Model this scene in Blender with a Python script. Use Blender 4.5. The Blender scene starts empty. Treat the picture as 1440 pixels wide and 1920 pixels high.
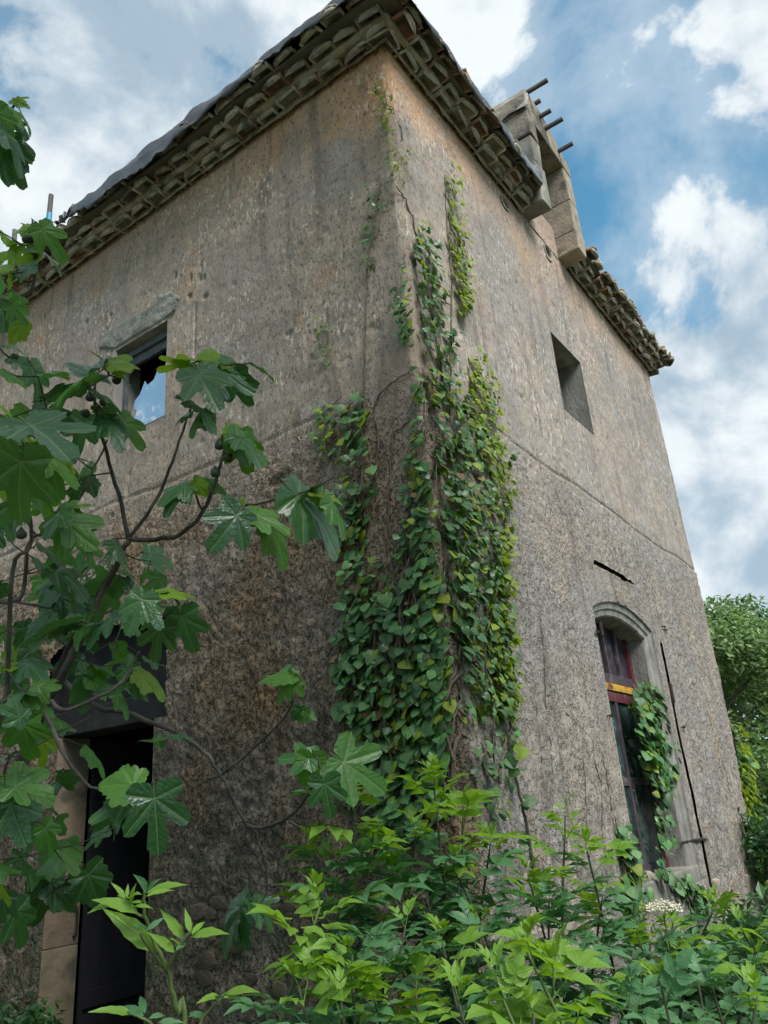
import bpy, math, random
import numpy as np
from mathutils import Vector, Matrix, Quaternion

# ------------------------------------------------------------------ camera, sky, sun
scene = bpy.context.scene
EYE = Vector((-3.8811, -2.2775, 1.6))
RIGHT = Vector((0.5837, -0.8088, -0.0721)).normalized()
DOWN = Vector((0.2542, 0.2663, -0.9298)).normalized()
FWD = Vector((0.7712, 0.5244, 0.3610)).normalized()
FPX = 1448.15
cam_data = bpy.data.cameras.new('camera')
cam_data.sensor_fit = 'VERTICAL'; cam_data.sensor_height = 24.0
cam_data.lens = FPX / 1920 * 24.0
cam_data.clip_start = 0.05; cam_data.clip_end = 3000
cam = bpy.data.objects.new('camera', cam_data)
scene.collection.objects.link(cam)
cam.matrix_world = Matrix(((RIGHT.x, -DOWN.x, -FWD.x, EYE.x), (RIGHT.y, -DOWN.y, -FWD.y, EYE.y),
                           (RIGHT.z, -DOWN.z, -FWD.z, EYE.z), (0, 0, 0, 1)))
scene.camera = cam

SUN_DIR = Vector((-0.25, -0.60, 0.76)).normalized()      # direction towards the sun
SUN_EL = math.asin(SUN_DIR.z); SUN_AZ = math.atan2(SUN_DIR.x, SUN_DIR.y)
world = bpy.data.worlds.new('World'); scene.world = world; world.use_nodes = True
wt = world.node_tree; wt.nodes.clear()


class NT:
    """small helper to write node graphs"""
    def __init__(self, tree): self.t = tree
    def n(self, kind, **kw):
        nd = self.t.nodes.new(kind)
        for k, v in kw.items():
            if k.startswith('i_'):
                key = k[2:]; key = int(key) if key.isdigit() else key.replace('_', ' ')
                s = nd.inputs[key]
                if hasattr(v, 'is_output'): self.t.links.new(v, s)
                else: s.default_value = v
            else: setattr(nd, k, v)
        return nd
    def link(self, a, b): self.t.links.new(a, b)
    def math(self, op, a, b=None, c=None, clamp=False):
        nd = self.t.nodes.new('ShaderNodeMath'); nd.operation = op; nd.use_clamp = clamp
        for i, v in enumerate((a, b, c)):
            if v is None: continue
            if hasattr(v, 'is_output'): self.t.links.new(v, nd.inputs[i])
            else: nd.inputs[i].default_value = v
        return nd.outputs[0]
    def vmath(self, op, a, b=None):
        nd = self.t.nodes.new('ShaderNodeVectorMath'); nd.operation = op
        for i, v in enumerate((a, b)):
            if v is None: continue
            if hasattr(v, 'is_output'): self.t.links.new(v, nd.inputs[i])
            else: nd.inputs[i].default_value = v
        return nd.outputs['Value'] if op in ('DOT_PRODUCT', 'LENGTH', 'DISTANCE') else nd.outputs[0]
    def mix(self, fac, a, b, blend='MIX'):
        nd = self.t.nodes.new('ShaderNodeMix'); nd.data_type = 'RGBA'; nd.blend_type = blend
        nd.clamp_factor = True
        for s, v in ((nd.inputs['Factor'], fac), (nd.inputs[6], a), (nd.inputs[7], b)):
            if hasattr(v, 'is_output'): self.t.links.new(v, s)
            elif isinstance(v, (tuple, list)): s.default_value = (*v[:3], 1)
            else: s.default_value = v
        return nd.outputs[2]
    def noise(self, vec, scale, detail=4.0, rough=0.55, dist=0.0, out='Fac'):
        nd = self.t.nodes.new('ShaderNodeTexNoise')
        if vec is not None: self.t.links.new(vec, nd.inputs['Vector'])
        nd.inputs['Scale'].default_value = scale; nd.inputs['Detail'].default_value = detail
        nd.inputs['Roughness'].default_value = rough; nd.inputs['Distortion'].default_value = dist
        return nd.outputs[out]
    def step(self, v, lo, hi, a=0.0, b=1.0):
        nd = self.t.nodes.new('ShaderNodeMapRange'); nd.interpolation_type = 'SMOOTHSTEP'
        self.t.links.new(v, nd.inputs[0])
        for i, x in enumerate((lo, hi, a, b)): nd.inputs[i + 1].default_value = x
        return nd.outputs[0]
    def mapping(self, vec, scale=(1, 1, 1), loc=(0, 0, 0), rot=(0, 0, 0)):
        nd = self.t.nodes.new('ShaderNodeMapping'); self.t.links.new(vec, nd.inputs[0])
        nd.inputs['Scale'].default_value = scale; nd.inputs['Location'].default_value = loc
        nd.inputs['Rotation'].default_value = rot
        return nd.outputs[0]


g = NT(wt)
sky = g.n('ShaderNodeTexSky', sky_type='NISHITA', sun_disc=False)
sky.sun_elevation = SUN_EL; sky.sun_rotation = SUN_AZ
sky.air_density = 1.0; sky.dust_density = 0.4; sky.ozone_density = 1.0
bg_sky = g.n('ShaderNodeBackground', i_Color=g.mix(1.0, sky.outputs[0], (0.62, 1.14, 1.08), 'MULTIPLY'), i_Strength=0.122)
gen = g.n('ShaderNodeTexCoord').outputs['Generated']
sep = g.n('ShaderNodeSeparateXYZ', i_0=gen)
dirv = g.mapping(gen, scale=(1.0, 1.0, 1.15))
flatw = dirv
cover = g.noise(g.mapping(flatw, loc=(5.3, 2.2, 1.0)), 4.0, 8, 0.58, 0.2)
# the gap in the clouds over the right of the house
def lobe(d, lo, hi, amp):
    return g.step(g.vmath('DOT_PRODUCT', gen, Vector(d).normalized()), lo, hi, 0.0, amp)
gap = lobe((0.7448, 0.1335, 0.6538), 0.968, 0.998, 0.25)
gap = g.math('ADD', gap, lobe((0.665, 0.135, 0.735), 0.985, 0.999, 0.14))
gap = g.math('ADD', gap, lobe((0.8768, 0.2009, 0.4368), 0.985, 0.999, 0.16))
back = lobe((0.735, 0.02, 0.68), 0.985, 0.999, 0.22)
back = g.math('ADD', back, lobe((0.86, 0.09, 0.50), 0.985, 0.999, 0.18))
back = g.math('ADD', back, lobe((0.9224, 0.16, 0.34), 0.98, 0.998, 0.16))
back = g.math('ADD', back, lobe((0.42, 0.45, 0.79), 0.92, 0.995, 0.10))
back = g.math('ADD', back, lobe((0.60, 0.22, 0.77), 0.985, 0.999, 0.05))
cov = g.math('ADD', g.math('SUBTRACT', cover, gap), back)
cmask = g.math('MAXIMUM', g.step(cov, 0.385, 0.50), g.step(cov, 0.20, 0.46, 0.0, 0.40))
shade = g.noise(g.mapping(flatw, loc=(9.1, 4.4, 2.0)), 2.6, 4, 0.55)
shade2 = g.math('ADD', shade, g.math('MULTIPLY', g.math('SUBTRACT', cover, 0.5), 1.3))
ccol = g.mix(g.step(shade2, 0.38, 0.66), (0.40, 0.52, 0.63), (0.93, 0.98, 1.0))
lowcol = g.mix(g.step(sep.outputs[2], 0.0, 0.25), (0.62, 0.72, 0.80), ccol)
bg_cloud = g.n('ShaderNodeBackground', i_Color=lowcol, i_Strength=0.66)
mixs = g.n('ShaderNodeMixShader', i_0=g.math('MULTIPLY', cmask, 0.96))
g.link(bg_sky.outputs[0], mixs.inputs[1]); g.link(bg_cloud.outputs[0], mixs.inputs[2])
g.link(mixs.outputs[0], g.n('ShaderNodeOutputWorld').inputs[0])

world.cycles.sampling_method = 'MANUAL'; world.cycles.sample_map_resolution = 512
sun_d = bpy.data.lights.new('sun', 'SUN'); sun_d.energy = 3.8; sun_d.angle = math.radians(28)
sun_d.color = (1.0, 0.97, 0.92)
sun = bpy.data.objects.new('sun', sun_d); scene.collection.objects.link(sun)
sun.rotation_euler = SUN_DIR.to_track_quat('Z', 'Y').to_euler()
vs = scene.view_settings
vs.view_transform = 'Standard'; vs.look = 'None'; vs.gamma = 1.0; vs.exposure = 0.65; vs.use_curve_mapping = False
scene.cycles.use_denoising = True
scene.cycles.max_bounces = 4; scene.cycles.diffuse_bounces = 3; scene.cycles.glossy_bounces = 2
scene.cycles.use_adaptive_sampling = True; scene.cycles.adaptive_threshold = 0.03
scene.cycles.transmission_bounces = 3; scene.cycles.transparent_max_bounces = 4

# ------------------------------------------------------------------ helpers
RNG = random.Random(7); NPR = np.random.RandomState(11)
COL = scene.collection


def ray(px, py):
    return RIGHT * ((px - 720) / FPX) + DOWN * ((py - 960) / FPX) + FWD
def at(px, py, d): return EYE + ray(px, py) * d              # a point seen there, d metres deep
def on_right(px, py, y=0.0):
    v = ray(px, py); return EYE + v * ((y - EYE.y) / v.y)
def on_left(px, py, x=0.0):
    v = ray(px, py); return EYE + v * ((x - EYE.x) / v.x)
def corner_px(py): return 728 + 0.1025 * (py - 88)


def tag(o, label=None, cat=None, group=None, kind=None):
    if label: o['label'] = label
    if cat: o['category'] = cat
    if group: o['group'] = group
    if kind: o['kind'] = kind
    return o


def empty(name, loc=(0, 0, 0), parent=None):
    o = bpy.data.objects.new(name, None); COL.objects.link(o); o.location = loc
    o.empty_display_size = 0.2
    if parent: o.parent = parent; o.matrix_parent_inverse = Matrix()
    return o


WORLD_POS = {}
def link(name, me, parent=None, matrix=None):
    """link mesh data as an object; parents are never rotated or scaled, so a child's place is world minus parent place"""
    o = bpy.data.objects.new(name, me); COL.objects.link(o)
    m = matrix.copy() if matrix else Matrix()
    p = parent
    while p is not None:
        m = Matrix.Translation(-Vector(p.location)) @ m if not p.get('_rot') else m
        p = p.parent
    if parent: o.parent = parent
    o.matrix_local = m
    return o


class MB:
    def __init__(self): self.v = []; self.f = []; self.uv = {}
    def add(self, vs, fs):
        b = len(self.v); self.v += [tuple(x) for x in vs]; self.f += [tuple(i + b for i in q) for q in fs]
    def box(self, lo, hi, jit=0.0):
        x0, y0, z0 = lo; x1, y1, z1 = hi
        vs = [(x0, y0, z0), (x1, y0, z0), (x1, y1, z0), (x0, y1, z0), (x0, y0, z1), (x1, y0, z1), (x1, y1, z1), (x0, y1, z1)]
        if jit: vs = [tuple(c + RNG.uniform(-jit, jit) for c in v) for v in vs]
        self.add(vs, [(0, 3, 2, 1), (4, 5, 6, 7), (0, 1, 5, 4), (1, 2, 6, 5), (2, 3, 7, 6), (3, 0, 4, 7)])
    def tube(self, pts, radii, seg=6, cap=True):
        pts = [Vector(p) for p in pts]; n = len(pts)
        if not hasattr(radii, '__len__'): radii = [radii] * n
        vs = []; ref = None
        for i, p in enumerate(pts):
            t = (pts[min(i + 1, n - 1)] - pts[max(i - 1, 0)])
            t = t.normalized() if t.length > 1e-9 else Vector((0, 0, 1))
            if ref is None: ref = t.orthogonal().normalized()
            ref = (ref - t * ref.dot(t))
            ref = ref.normalized() if ref.length > 1e-6 else t.orthogonal().normalized()
            b = t.cross(ref)
            for k in range(seg):
                a = 2 * math.pi * k / seg
                vs.append(p + (ref * math.cos(a) + b * math.sin(a)) * radii[i])
        fs = [(i * seg + k, i * seg + (k + 1) % seg, (i + 1) * seg + (k + 1) % seg, (i + 1) * seg + k) for i in range(n - 1) for k in range(seg)]
        if cap: fs += [tuple(reversed(range(seg))), tuple((n - 1) * seg + k for k in range(seg))]
        self.add(vs, fs)
    def data(self, name, mat=None, smooth=False):
        me = bpy.data.meshes.new(name); me.from_pydata(self.v, [], self.f)
        if mat: me.materials.append(mat)
        if self.uv:
            at_ = me.attributes.new('luv', 'FLOAT_VECTOR', 'POINT')
            for i, c in self.uv.items(): at_.data[i].vector = c
        if smooth: me.polygons.foreach_set('use_smooth', [True] * len(me.polygons))
        me.update(); return me
    def build(self, name, mat=None, parent=None, smooth=False, bevel=0.0):
        o = link(name, self.data(name, mat, smooth), parent)
        if bevel:
            b = o.modifiers.new('bevel', 'BEVEL'); b.width = bevel; b.segments = 2; b.limit_method = 'ANGLE'
        return o


def smooth_path(pts, n=6):
    """Catmull-Rom through points"""
    P = [Vector(p) for p in pts]; out = []
    for i in range(len(P) - 1):
        p0 = P[max(i - 1, 0)]; p1 = P[i]; p2 = P[i + 1]; p3 = P[min(i + 2, len(P) - 1)]
        for k in range(n):
            t = k / n
            out.append(0.5 * ((2 * p1) + (p2 - p0) * t + (2 * p0 - 5 * p1 + 4 * p2 - p3) * t * t + (3 * p1 - p0 - 3 * p2 + p3) * t ** 3))
    out.append(P[-1]); return out


LAT = NPR.rand(64, 256, 256).astype(np.float64)
def vnoise(u, v, seed):
    L = LAT[seed % 64]; iu = np.floor(u).astype(int); iv = np.floor(v).astype(int)
    fu = u - iu; fv = v - iv; fu = fu * fu * (3 - 2 * fu); fv = fv * fv * (3 - 2 * fv)
    a = L[iu & 255, iv & 255]; b = L[(iu + 1) & 255, iv & 255]; c = L[iu & 255, (iv + 1) & 255]; d = L[(iu + 1) & 255, (iv + 1) & 255]
    return (a * (1 - fu) + b * fu) * (1 - fv) + (c * (1 - fu) + d * fu) * fv
def fbm(u, v, s, seed, oct=4):
    r = 0; amp = 0.5; tot = 0
    for k in range(oct):
        r = r + amp * vnoise(u * s + 17.3 * k, v * s + 9.1 * k, seed + k); tot += amp; amp *= 0.5; s *= 2.03
    return r / tot
def sstep(x, a, b):
    t = np.clip((x - a) / (b - a), 0, 1); return t * t * (3 - 2 * t)


# ------------------------------------------------------------------ materials
def new_mat(name):
    m = bpy.data.materials.new(name); m.use_nodes = True; m.node_tree.nodes.clear()
    return m, NT(m.node_tree)


def finish(n, col, rough=0.85, bump=None, strength=0.5, dist=0.01, spec=0.3, extra=None):
    p = n.n('ShaderNodeBsdfPrincipled')
    for k, v in (('Base Color', col), ('Roughness', rough), ('Specular IOR Level', spec)):
        if hasattr(v, 'is_output'): n.link(v, p.inputs[k])
        else: p.inputs[k].default_value = (*v, 1) if isinstance(v, tuple) else v
    if bump is not None:
        b = n.n('ShaderNodeBump', i_Height=bump, i_Distance=dist)
        if hasattr(strength, 'is_output'): n.link(strength, b.inputs['Strength'])
        else: b.inputs['Strength'].default_value = strength
        n.link(b.outputs[0], p.inputs['Normal'])
    n.link(p.outputs[0], n.n('ShaderNodeOutputMaterial').inputs[0])
    return p


def pos_coord(n): return n.n('ShaderNodeNewGeometry').outputs['Position']


def simple(name, c1, c2, scale=8.0, rough=0.8, bump=0.4, dist=0.006, spec=0.3, per_object=0.0, c3=None, stretch=(1, 1, 1)):
    m, n = new_mat(name)
    pos = n.mapping(pos_coord(n), scale=stretch)
    a = n.noise(pos, scale, 6, 0.6)
    col = n.mix(n.step(a, 0.32, 0.68), c1, c2)
    if c3: col = n.mix(n.step(n.noise(pos, scale * 0.45, 5, 0.6, 0.4), 0.52, 0.66), col, c3)
    if per_object:
        r = n.n('ShaderNodeObjectInfo').outputs['Random']
        hs = n.n('ShaderNodeHueSaturation', i_Color=col, i_Value=n.step(r, 0, 1, 1 - per_object, 1 + per_object), i_Hue=n.step(n.math('FRACT', n.math('MULTIPLY', r, 7.3)), 0, 1, 0.49, 0.515))
        col = hs.outputs[0]
    finish(n, col, rough, n.noise(pos, scale * 5, 6, 0.65), bump, dist, spec)
    return m


def plaster():
    m, n = new_mat('weathered_render')
    pos = pos_coord(n)
    s = n.n('ShaderNodeSeparateXYZ', i_0=pos); X, Y, Z = s.outputs
    big = n.noise(pos, 0.9, 3, 0.6, 0.3)
    mid = n.noise(pos, 5.0, 4, 0.68)
    col = n.mix(n.step(big, 0.40, 0.60), (0.325, 0.278, 0.236), (0.262, 0.246, 0.232))
    col = n.mix(n.step(mid, 0.40, 0.62, 0.0, 0.7), col, (0.205, 0.182, 0.164))
    # warm lime wash that survives under the eaves and along the corner
    b2 = n.noise(n.mapping(pos, loc=(4, 2, 7)), 1.5, 4, 0.6, 0.4)
    top = n.math('ADD', n.step(Z, 6.2, 7.35), n.math('MULTIPLY', n.math('SUBTRACT', b2, 0.5), 1.6))
    nearc = n.step(n.math('ADD', n.math('ABSOLUTE', X), n.math('ABSOLUTE', Y)), 0.1, 2.6, 1.0, 0.35)
    col = n.mix(n.math('MULTIPLY', n.step(top, 0.35, 1.0, 0.0, 0.9), nearc), col, (0.46, 0.285, 0.175))
    col = n.mix(n.step(b2, 0.55, 0.72, 0.0, 0.5), col, (0.34, 0.225, 0.140))
    streak = n.noise(n.mapping(pos, scale=(1.0, 1.0, 0.11)), 6.0, 5, 0.65)
    col = n.mix(n.step(streak, 0.50, 0.68, 0.0, 0.66), col, (0.130, 0.118, 0.108))
    # pale lichen bloom and black algae specks, drawn out down the wall
    fine = n.noise(n.mapping(pos, scale=(1.0, 1.0, 0.45)), 24.0, 4, 0.75)
    lich = n.math('MULTIPLY', n.step(fine, 0.535, 0.62), n.step(n.noise(n.mapping(pos, loc=(1, 7, 3)), 1.2, 3, 0.55, 0.3), 0.42, 0.60))
    col = n.mix(n.math('MULTIPLY', n.math('MULTIPLY', lich, n.step(Z, 3.6, 5.0, 0.45, 1.0)), 0.8), col, (0.53, 0.50, 0.46))
    speck = n.noise(n.mapping(pos, scale=(1, 1, 0.55), loc=(3, 5, 1)), 38.0, 3, 0.75)
    col = n.mix(n.step(speck, 0.545, 0.64, 0.0, 0.8), col, (0.095, 0.084, 0.075))
    # thrown coat below the joint: flaky, with shadow painted into its chinks
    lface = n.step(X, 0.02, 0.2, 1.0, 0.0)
    low = n.step(n.math('ADD', Z, n.math('ADD', n.math('MULTIPLY', n.math('SUBTRACT', mid, 0.5), 0.8), n.math('MULTIPLY', n.math('SUBTRACT', b2, 0.5), 1.6))), 3.75, 4.55, 1.0, 0.0)
    chink = n.noise(n.mapping(pos, loc=(1, 8, 4)), 38.0, 2, 0.62, 0.7)
    lowf = n.math('MULTIPLY', n.math('MULTIPLY', low, n.step(b2, 0.30, 0.60, 0.30, 1.0)), n.step(X, 0.02, 0.2, 1.0, 0.40))
    col = n.mix(n.math('MULTIPLY', lowf, n.step(chink, 0.41, 0.32, 0.0, 0.72)), col, (0.050, 0.043, 0.036))
    col = n.mix(n.math('MULTIPLY', lowf, n.step(chink, 0.58, 0.70, 0.0, 0.32)), col, (0.46, 0.41, 0.35))
    # the left face low down: earth brown, painted tree shade, algae towards the foot
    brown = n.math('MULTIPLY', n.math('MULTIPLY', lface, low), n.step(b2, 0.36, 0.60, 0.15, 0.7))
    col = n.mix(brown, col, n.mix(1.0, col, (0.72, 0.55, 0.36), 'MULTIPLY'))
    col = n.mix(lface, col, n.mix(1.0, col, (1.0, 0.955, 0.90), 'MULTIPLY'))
    low_shade = n.math('MULTIPLY', n.math('MULTIPLY', lface, n.step(n.math('ADD', Z, n.math('MULTIPLY', n.math('SUBTRACT', b2, 0.5), 3.0)), 1.4, 3.6, 1.0, 0.0)), n.step(mid, 0.36, 0.56, 0.25, 0.75))
    col = n.mix(low_shade, col, (0.062, 0.053, 0.040))
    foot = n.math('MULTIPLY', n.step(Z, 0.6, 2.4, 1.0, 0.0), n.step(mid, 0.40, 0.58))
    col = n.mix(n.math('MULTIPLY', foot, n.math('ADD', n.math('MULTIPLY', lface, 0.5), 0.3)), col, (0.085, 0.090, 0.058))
    # bare brown patch where ivy has been torn from the corner
    cd = n.vmath('DISTANCE', n.mapping(pos, scale=(1.6, 1.6, 0.62)), (0.0, 0.0, 2.42))
    col = n.mix(n.step(n.math('ADD', cd, n.math('MULTIPLY', mid, 0.5)), 0.55, 0.95, 0.75, 0.0), col, (0.225, 0.178, 0.145))
    h = n.math('ADD', n.math('MULTIPLY', fine, 0.45), n.math('ADD', n.math('MULTIPLY', speck, -0.35), n.math('MULTIPLY', n.step(chink, 0.30, 0.52), n.math('MULTIPLY', lowf, 1.3))))
    finish(n, col, 0.95, h, n.step(Z, 4.1, 4.6, 1.0, 0.65), 0.028, 0.12)
    return m


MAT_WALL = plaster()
MAT_SMOOTH = simple('smooth_cement', (0.25, 0.245, 0.235), (0.17, 0.165, 0.155), 5.0, 0.9, 0.35, c3=(0.30, 0.285, 0.255), stretch=(1, 1, 0.35))
MAT_SURR = simple('worn_surround_cement', (0.235, 0.228, 0.212), (0.135, 0.130, 0.120), 7.0, 0.92, 0.8, 0.012, c3=(0.29, 0.275, 0.24), stretch=(1, 1, 0.5))
MAT_STONE = simple('pale_dressed_stone', (0.31, 0.265, 0.205), (0.195, 0.17, 0.138), 5.0, 0.92, 0.8, 0.014, per_object=0.14, c3=(0.080, 0.074, 0.064))
MAT_STONE_DK = simple('grey_lichened_stone', (0.20, 0.19, 0.165), (0.12, 0.115, 0.10), 6.0, 0.92, 0.7, 0.012, per_object=0.15, c3=(0.27, 0.265, 0.235))
MAT_JAMB = simple('tan_jamb_stone', (0.20, 0.155, 0.105), (0.135, 0.108, 0.075), 5.0, 0.92, 0.7, 0.012, per_object=0.05, c3=(0.075, 0.070, 0.052))
MAT_RUBBLE = simple('rubble_stone', (0.080, 0.066, 0.046), (0.045, 0.038, 0.028), 7.0, 0.95, 0.7, 0.015, per_object=0.25)
MAT_LINTEL = simple('rough_grey_lintel', (0.235, 0.235, 0.215), (0.155, 0.155, 0.14), 9.0, 0.95, 0.8, 0.03, c3=(0.30, 0.30, 0.27))
MAT_SOOT_SHADE = simple('sooty_shaded_plaster', (0.016, 0.017, 0.018), (0.008, 0.009, 0.011), 3.0, 0.95, 0.6, c3=(0.030, 0.030, 0.026))  # soot and fig shade both put into the near-black colour
MAT_TILE = simple('lichened_canal_tile', (0.29, 0.262, 0.21), (0.18, 0.162, 0.132), 11.0, 0.9, 0.6, 0.008, per_object=0.32, c3=(0.36, 0.35, 0.29))
MAT_TILE_RED = simple('brown_clay_tile', (0.28, 0.17, 0.115), (0.19, 0.125, 0.085), 11.0, 0.9, 0.6, 0.008, per_object=0.25, c3=(0.13, 0.125, 0.095))
MAT_MORTAR = simple('lime_mortar', (0.37, 0.335, 0.275), (0.22, 0.195, 0.16), 9.0, 0.95, 0.8, 0.02, c3=(0.095, 0.092, 0.07))
MAT_TARP = simple('plastic_sheet_painted_glints', (0.055, 0.062, 0.070), (0.030, 0.034, 0.040), 4.0, 0.45, 0.25, 0.01, 0.5, c3=(0.13, 0.14, 0.145))  # paler patches paint streaky glints into the sheet
MAT_RAG = simple('torn_pale_sheet', (0.36, 0.34, 0.31), (0.16, 0.15, 0.14), 14.0, 0.7, 0.5)
MAT_WOOD = simple('grey_weathered_batten', (0.115, 0.110, 0.105), (0.065, 0.062, 0.060), 14.0, 0.85, 0.4, stretch=(1, 0.2, 0.2))
MAT_BLUE = simple('blue_paint', (0.02, 0.26, 0.42), (0.02, 0.19, 0.34), 8.0, 0.5, 0.1)
MAT_IRON = simple('rusty_iron', (0.018, 0.015, 0.015), (0.035, 0.023, 0.018), 20.0, 0.75, 0.4)
MAT_RED = simple('flaking_red_paint', (0.10, 0.018, 0.028), (0.060, 0.018, 0.026), 14.0, 0.7, 0.4, c3=(0.10, 0.085, 0.075))
MAT_YELLOW = simple('flaking_yellow_paint', (0.50, 0.30, 0.035), (0.34, 0.18, 0.03), 26.0, 0.6, 0.3, c3=(0.10, 0.03, 0.025))
MAT_FRAME = simple('dark_purple_wood', (0.055, 0.042, 0.052), (0.034, 0.026, 0.034), 12.0, 0.75, 0.4, c3=(0.10, 0.085, 0.09))
MAT_GREYWOOD = simple('grey_blue_window_wood', (0.10, 0.115, 0.125), (0.060, 0.070, 0.080), 10.0, 0.7, 0.3)
MAT_DOOR = simple('black_door_wood', (0.014, 0.014, 0.018), (0.008, 0.008, 0.011), 6.0, 0.8, 0.3, stretch=(1, 1, 0.2))
MAT_INSIDE = simple('dark_interior', (0.03, 0.028, 0.026), (0.02, 0.02, 0.02), 2.0, 0.95, 0.2)
MAT_ROOF = simple('roof_deck', (0.12, 0.11, 0.09), (0.08, 0.075, 0.06), 5.0, 0.95, 0.4)
MAT_BARK = simple('fig_bark', (0.085, 0.074, 0.062), (0.045, 0.040, 0.036), 12.0, 0.85, 0.5, c3=(0.125, 0.115, 0.10))
MAT_VINE = simple('ivy_stem_bark', (0.15, 0.115, 0.092), (0.070, 0.054, 0.045), 24.0, 0.9, 0.4)
MAT_STEM = simple('green_stem', (0.085, 0.125, 0.035), (0.060, 0.095, 0.030), 14.0, 0.6, 0.2)
MAT_TWIG = simple('elder_woody_stem', (0.060, 0.062, 0.040), (0.038, 0.042, 0.028), 14.0, 0.8, 0.3)
MAT_FIG = simple('fig_skin', (0.034, 0.062, 0.030), (0.040, 0.042, 0.034), 14.0, 0.4, 0.1)
MAT_FLOWER = simple('cream_elderflower', (0.62, 0.59, 0.48), (0.50, 0.46, 0.33), 40.0, 0.8, 0.2)
MAT_GROUND = simple('leaf_mould_ground', (0.16, 0.14, 0.095), (0.12, 0.13, 0.065), 1.5, 0.95, 0.8, 0.03, c3=(0.10, 0.13, 0.05))


def leaf_mat(name, c1, c2, trans, back=None, rough=0.42, var=0.22, veins=0, island=False, spec=0.45, tr_amt=0.35, wax=0.0):
    m, n = new_mat(name)
    geo = n.n('ShaderNodeNewGeometry')
    rnd = geo.outputs['Random Per Island'] if island else n.n('ShaderNodeObjectInfo').outputs['Random']
    oc = n.n('ShaderNodeTexCoord').outputs['Object']
    col = n.mix(rnd, c1, c2)
    col = n.mix(n.step(n.noise(geo.outputs['Position'], 30, 2, 0.6), 0.4, 0.7, 0.0, 0.35), col, tuple(x * 0.6 for x in c1))
    hs = n.n('ShaderNodeHueSaturation', i_Color=col, i_Value=n.step(n.math('FRACT', n.math('MULTIPLY', rnd, 9.7)), 0, 1, 1 - var, 1 + var))
    col = hs.outputs[0]
    bump = n.noise(oc, 9.0, 2, 0.6)
    if veins:
        s = n.n('ShaderNodeSeparateXYZ', i_0=oc); ax = s.outputs[0]; ay = n.math('ABSOLUTE', s.outputs[1])
        dm = ay
        angs = (50, 105) if veins == 5 else ()
        for a in angs:
            ca, sa = math.cos(math.radians(a)), math.sin(math.radians(a))
            dd = n.math('ABSOLUTE', n.math('SUBTRACT', n.math('MULTIPLY', ax, sa), n.math('MULTIPLY', ay, ca)))
            along = n.math('ADD', n.math('MULTIPLY', ax, ca), n.math('MULTIPLY', ay, sa))
            dd = n.math('ADD', dd, n.math('MULTIPLY', n.math('LESS_THAN', along, 0.0), 9.0))
            dm = n.math('MINIMUM', dm, dd)
        # fine side veins, slanting off the midrib
        side = n.math('ABSOLUTE', n.math('SUBTRACT', n.math('FRACT', n.math('MULTIPLY', n.math('SUBTRACT', ax, n.math('MULTIPLY', ay, 0.8)), 9.0)), 0.5))
        col = n.mix(n.step(side, 0.42, 0.5, 0.0, 0.08), col, tuple(min(1, x * 2.2) for x in c2))
        col = n.mix(n.step(dm, 0.004, 0.016, 0.38, 0.0), col, (0.22, 0.30, 0.13))
        bump = n.math('ADD', bump, n.math('MULTIPLY', n.step(dm, 0.0, 0.06), 0.8))
        bump = n.math('ADD', bump, n.math('MULTIPLY', side, 0.22))
    if veins == -1:
        lv = n.n('ShaderNodeSeparateXYZ', i_0=n.n('ShaderNodeAttribute', attribute_name='luv').outputs['Vector'])
        ay = n.math('ABSOLUTE', lv.outputs[1]); has = lv.outputs[2]
        side = n.math('ABSOLUTE', n.math('SUBTRACT', n.math('FRACT', n.math('MULTIPLY', n.math('SUBTRACT', lv.outputs[0], n.math('MULTIPLY', ay, 0.45)), 8.0)), 0.5))
        col = n.mix(n.math('MULTIPLY', has, n.step(side, 0.41, 0.5, 0.0, 0.20)), col, tuple(min(1, x * 1.9) for x in c2))
        col = n.mix(n.math('MULTIPLY', has, n.step(ay, 0.008, 0.035, 0.5, 0.0)), col, (0.25, 0.36, 0.13))
        bump = n.math('ADD', bump, n.math('ADD', n.math('MULTIPLY', n.step(ay, 0.0, 0.09), 0.8), n.math('MULTIPLY', side, -0.4)))
    if veins == 5: col = n.mix(n.step(n.noise(oc, 7.0, 3, 0.7), 0.66, 0.72, 0.0, 0.7), col, (0.14, 0.10, 0.035))
    if back: col = n.mix(n.math('MULTIPLY', geo.outputs['Backfacing'], 0.8), col, back)
    p = n.n('ShaderNodeBsdfPrincipled', i_Base_Color=col, i_Roughness=rough)
    p.inputs['Specular IOR Level'].default_value = spec
    b = n.n('ShaderNodeBump', i_Height=bump, i_Strength=0.22, i_Distance=0.02); n.link(b.outputs[0], p.inputs['Normal'])
    tr = n.n('ShaderNodeBsdfTranslucent', i_Color=n.mix(0.5, col, trans))
    mx = n.n('ShaderNodeMixShader', i_0=tr_amt)
    n.link(p.outputs[0], mx.inputs[1]); n.link(tr.outputs[0], mx.inputs[2])
    n.link(mx.outputs[0], n.n('ShaderNodeOutputMaterial').inputs[0])
    return m


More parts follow.
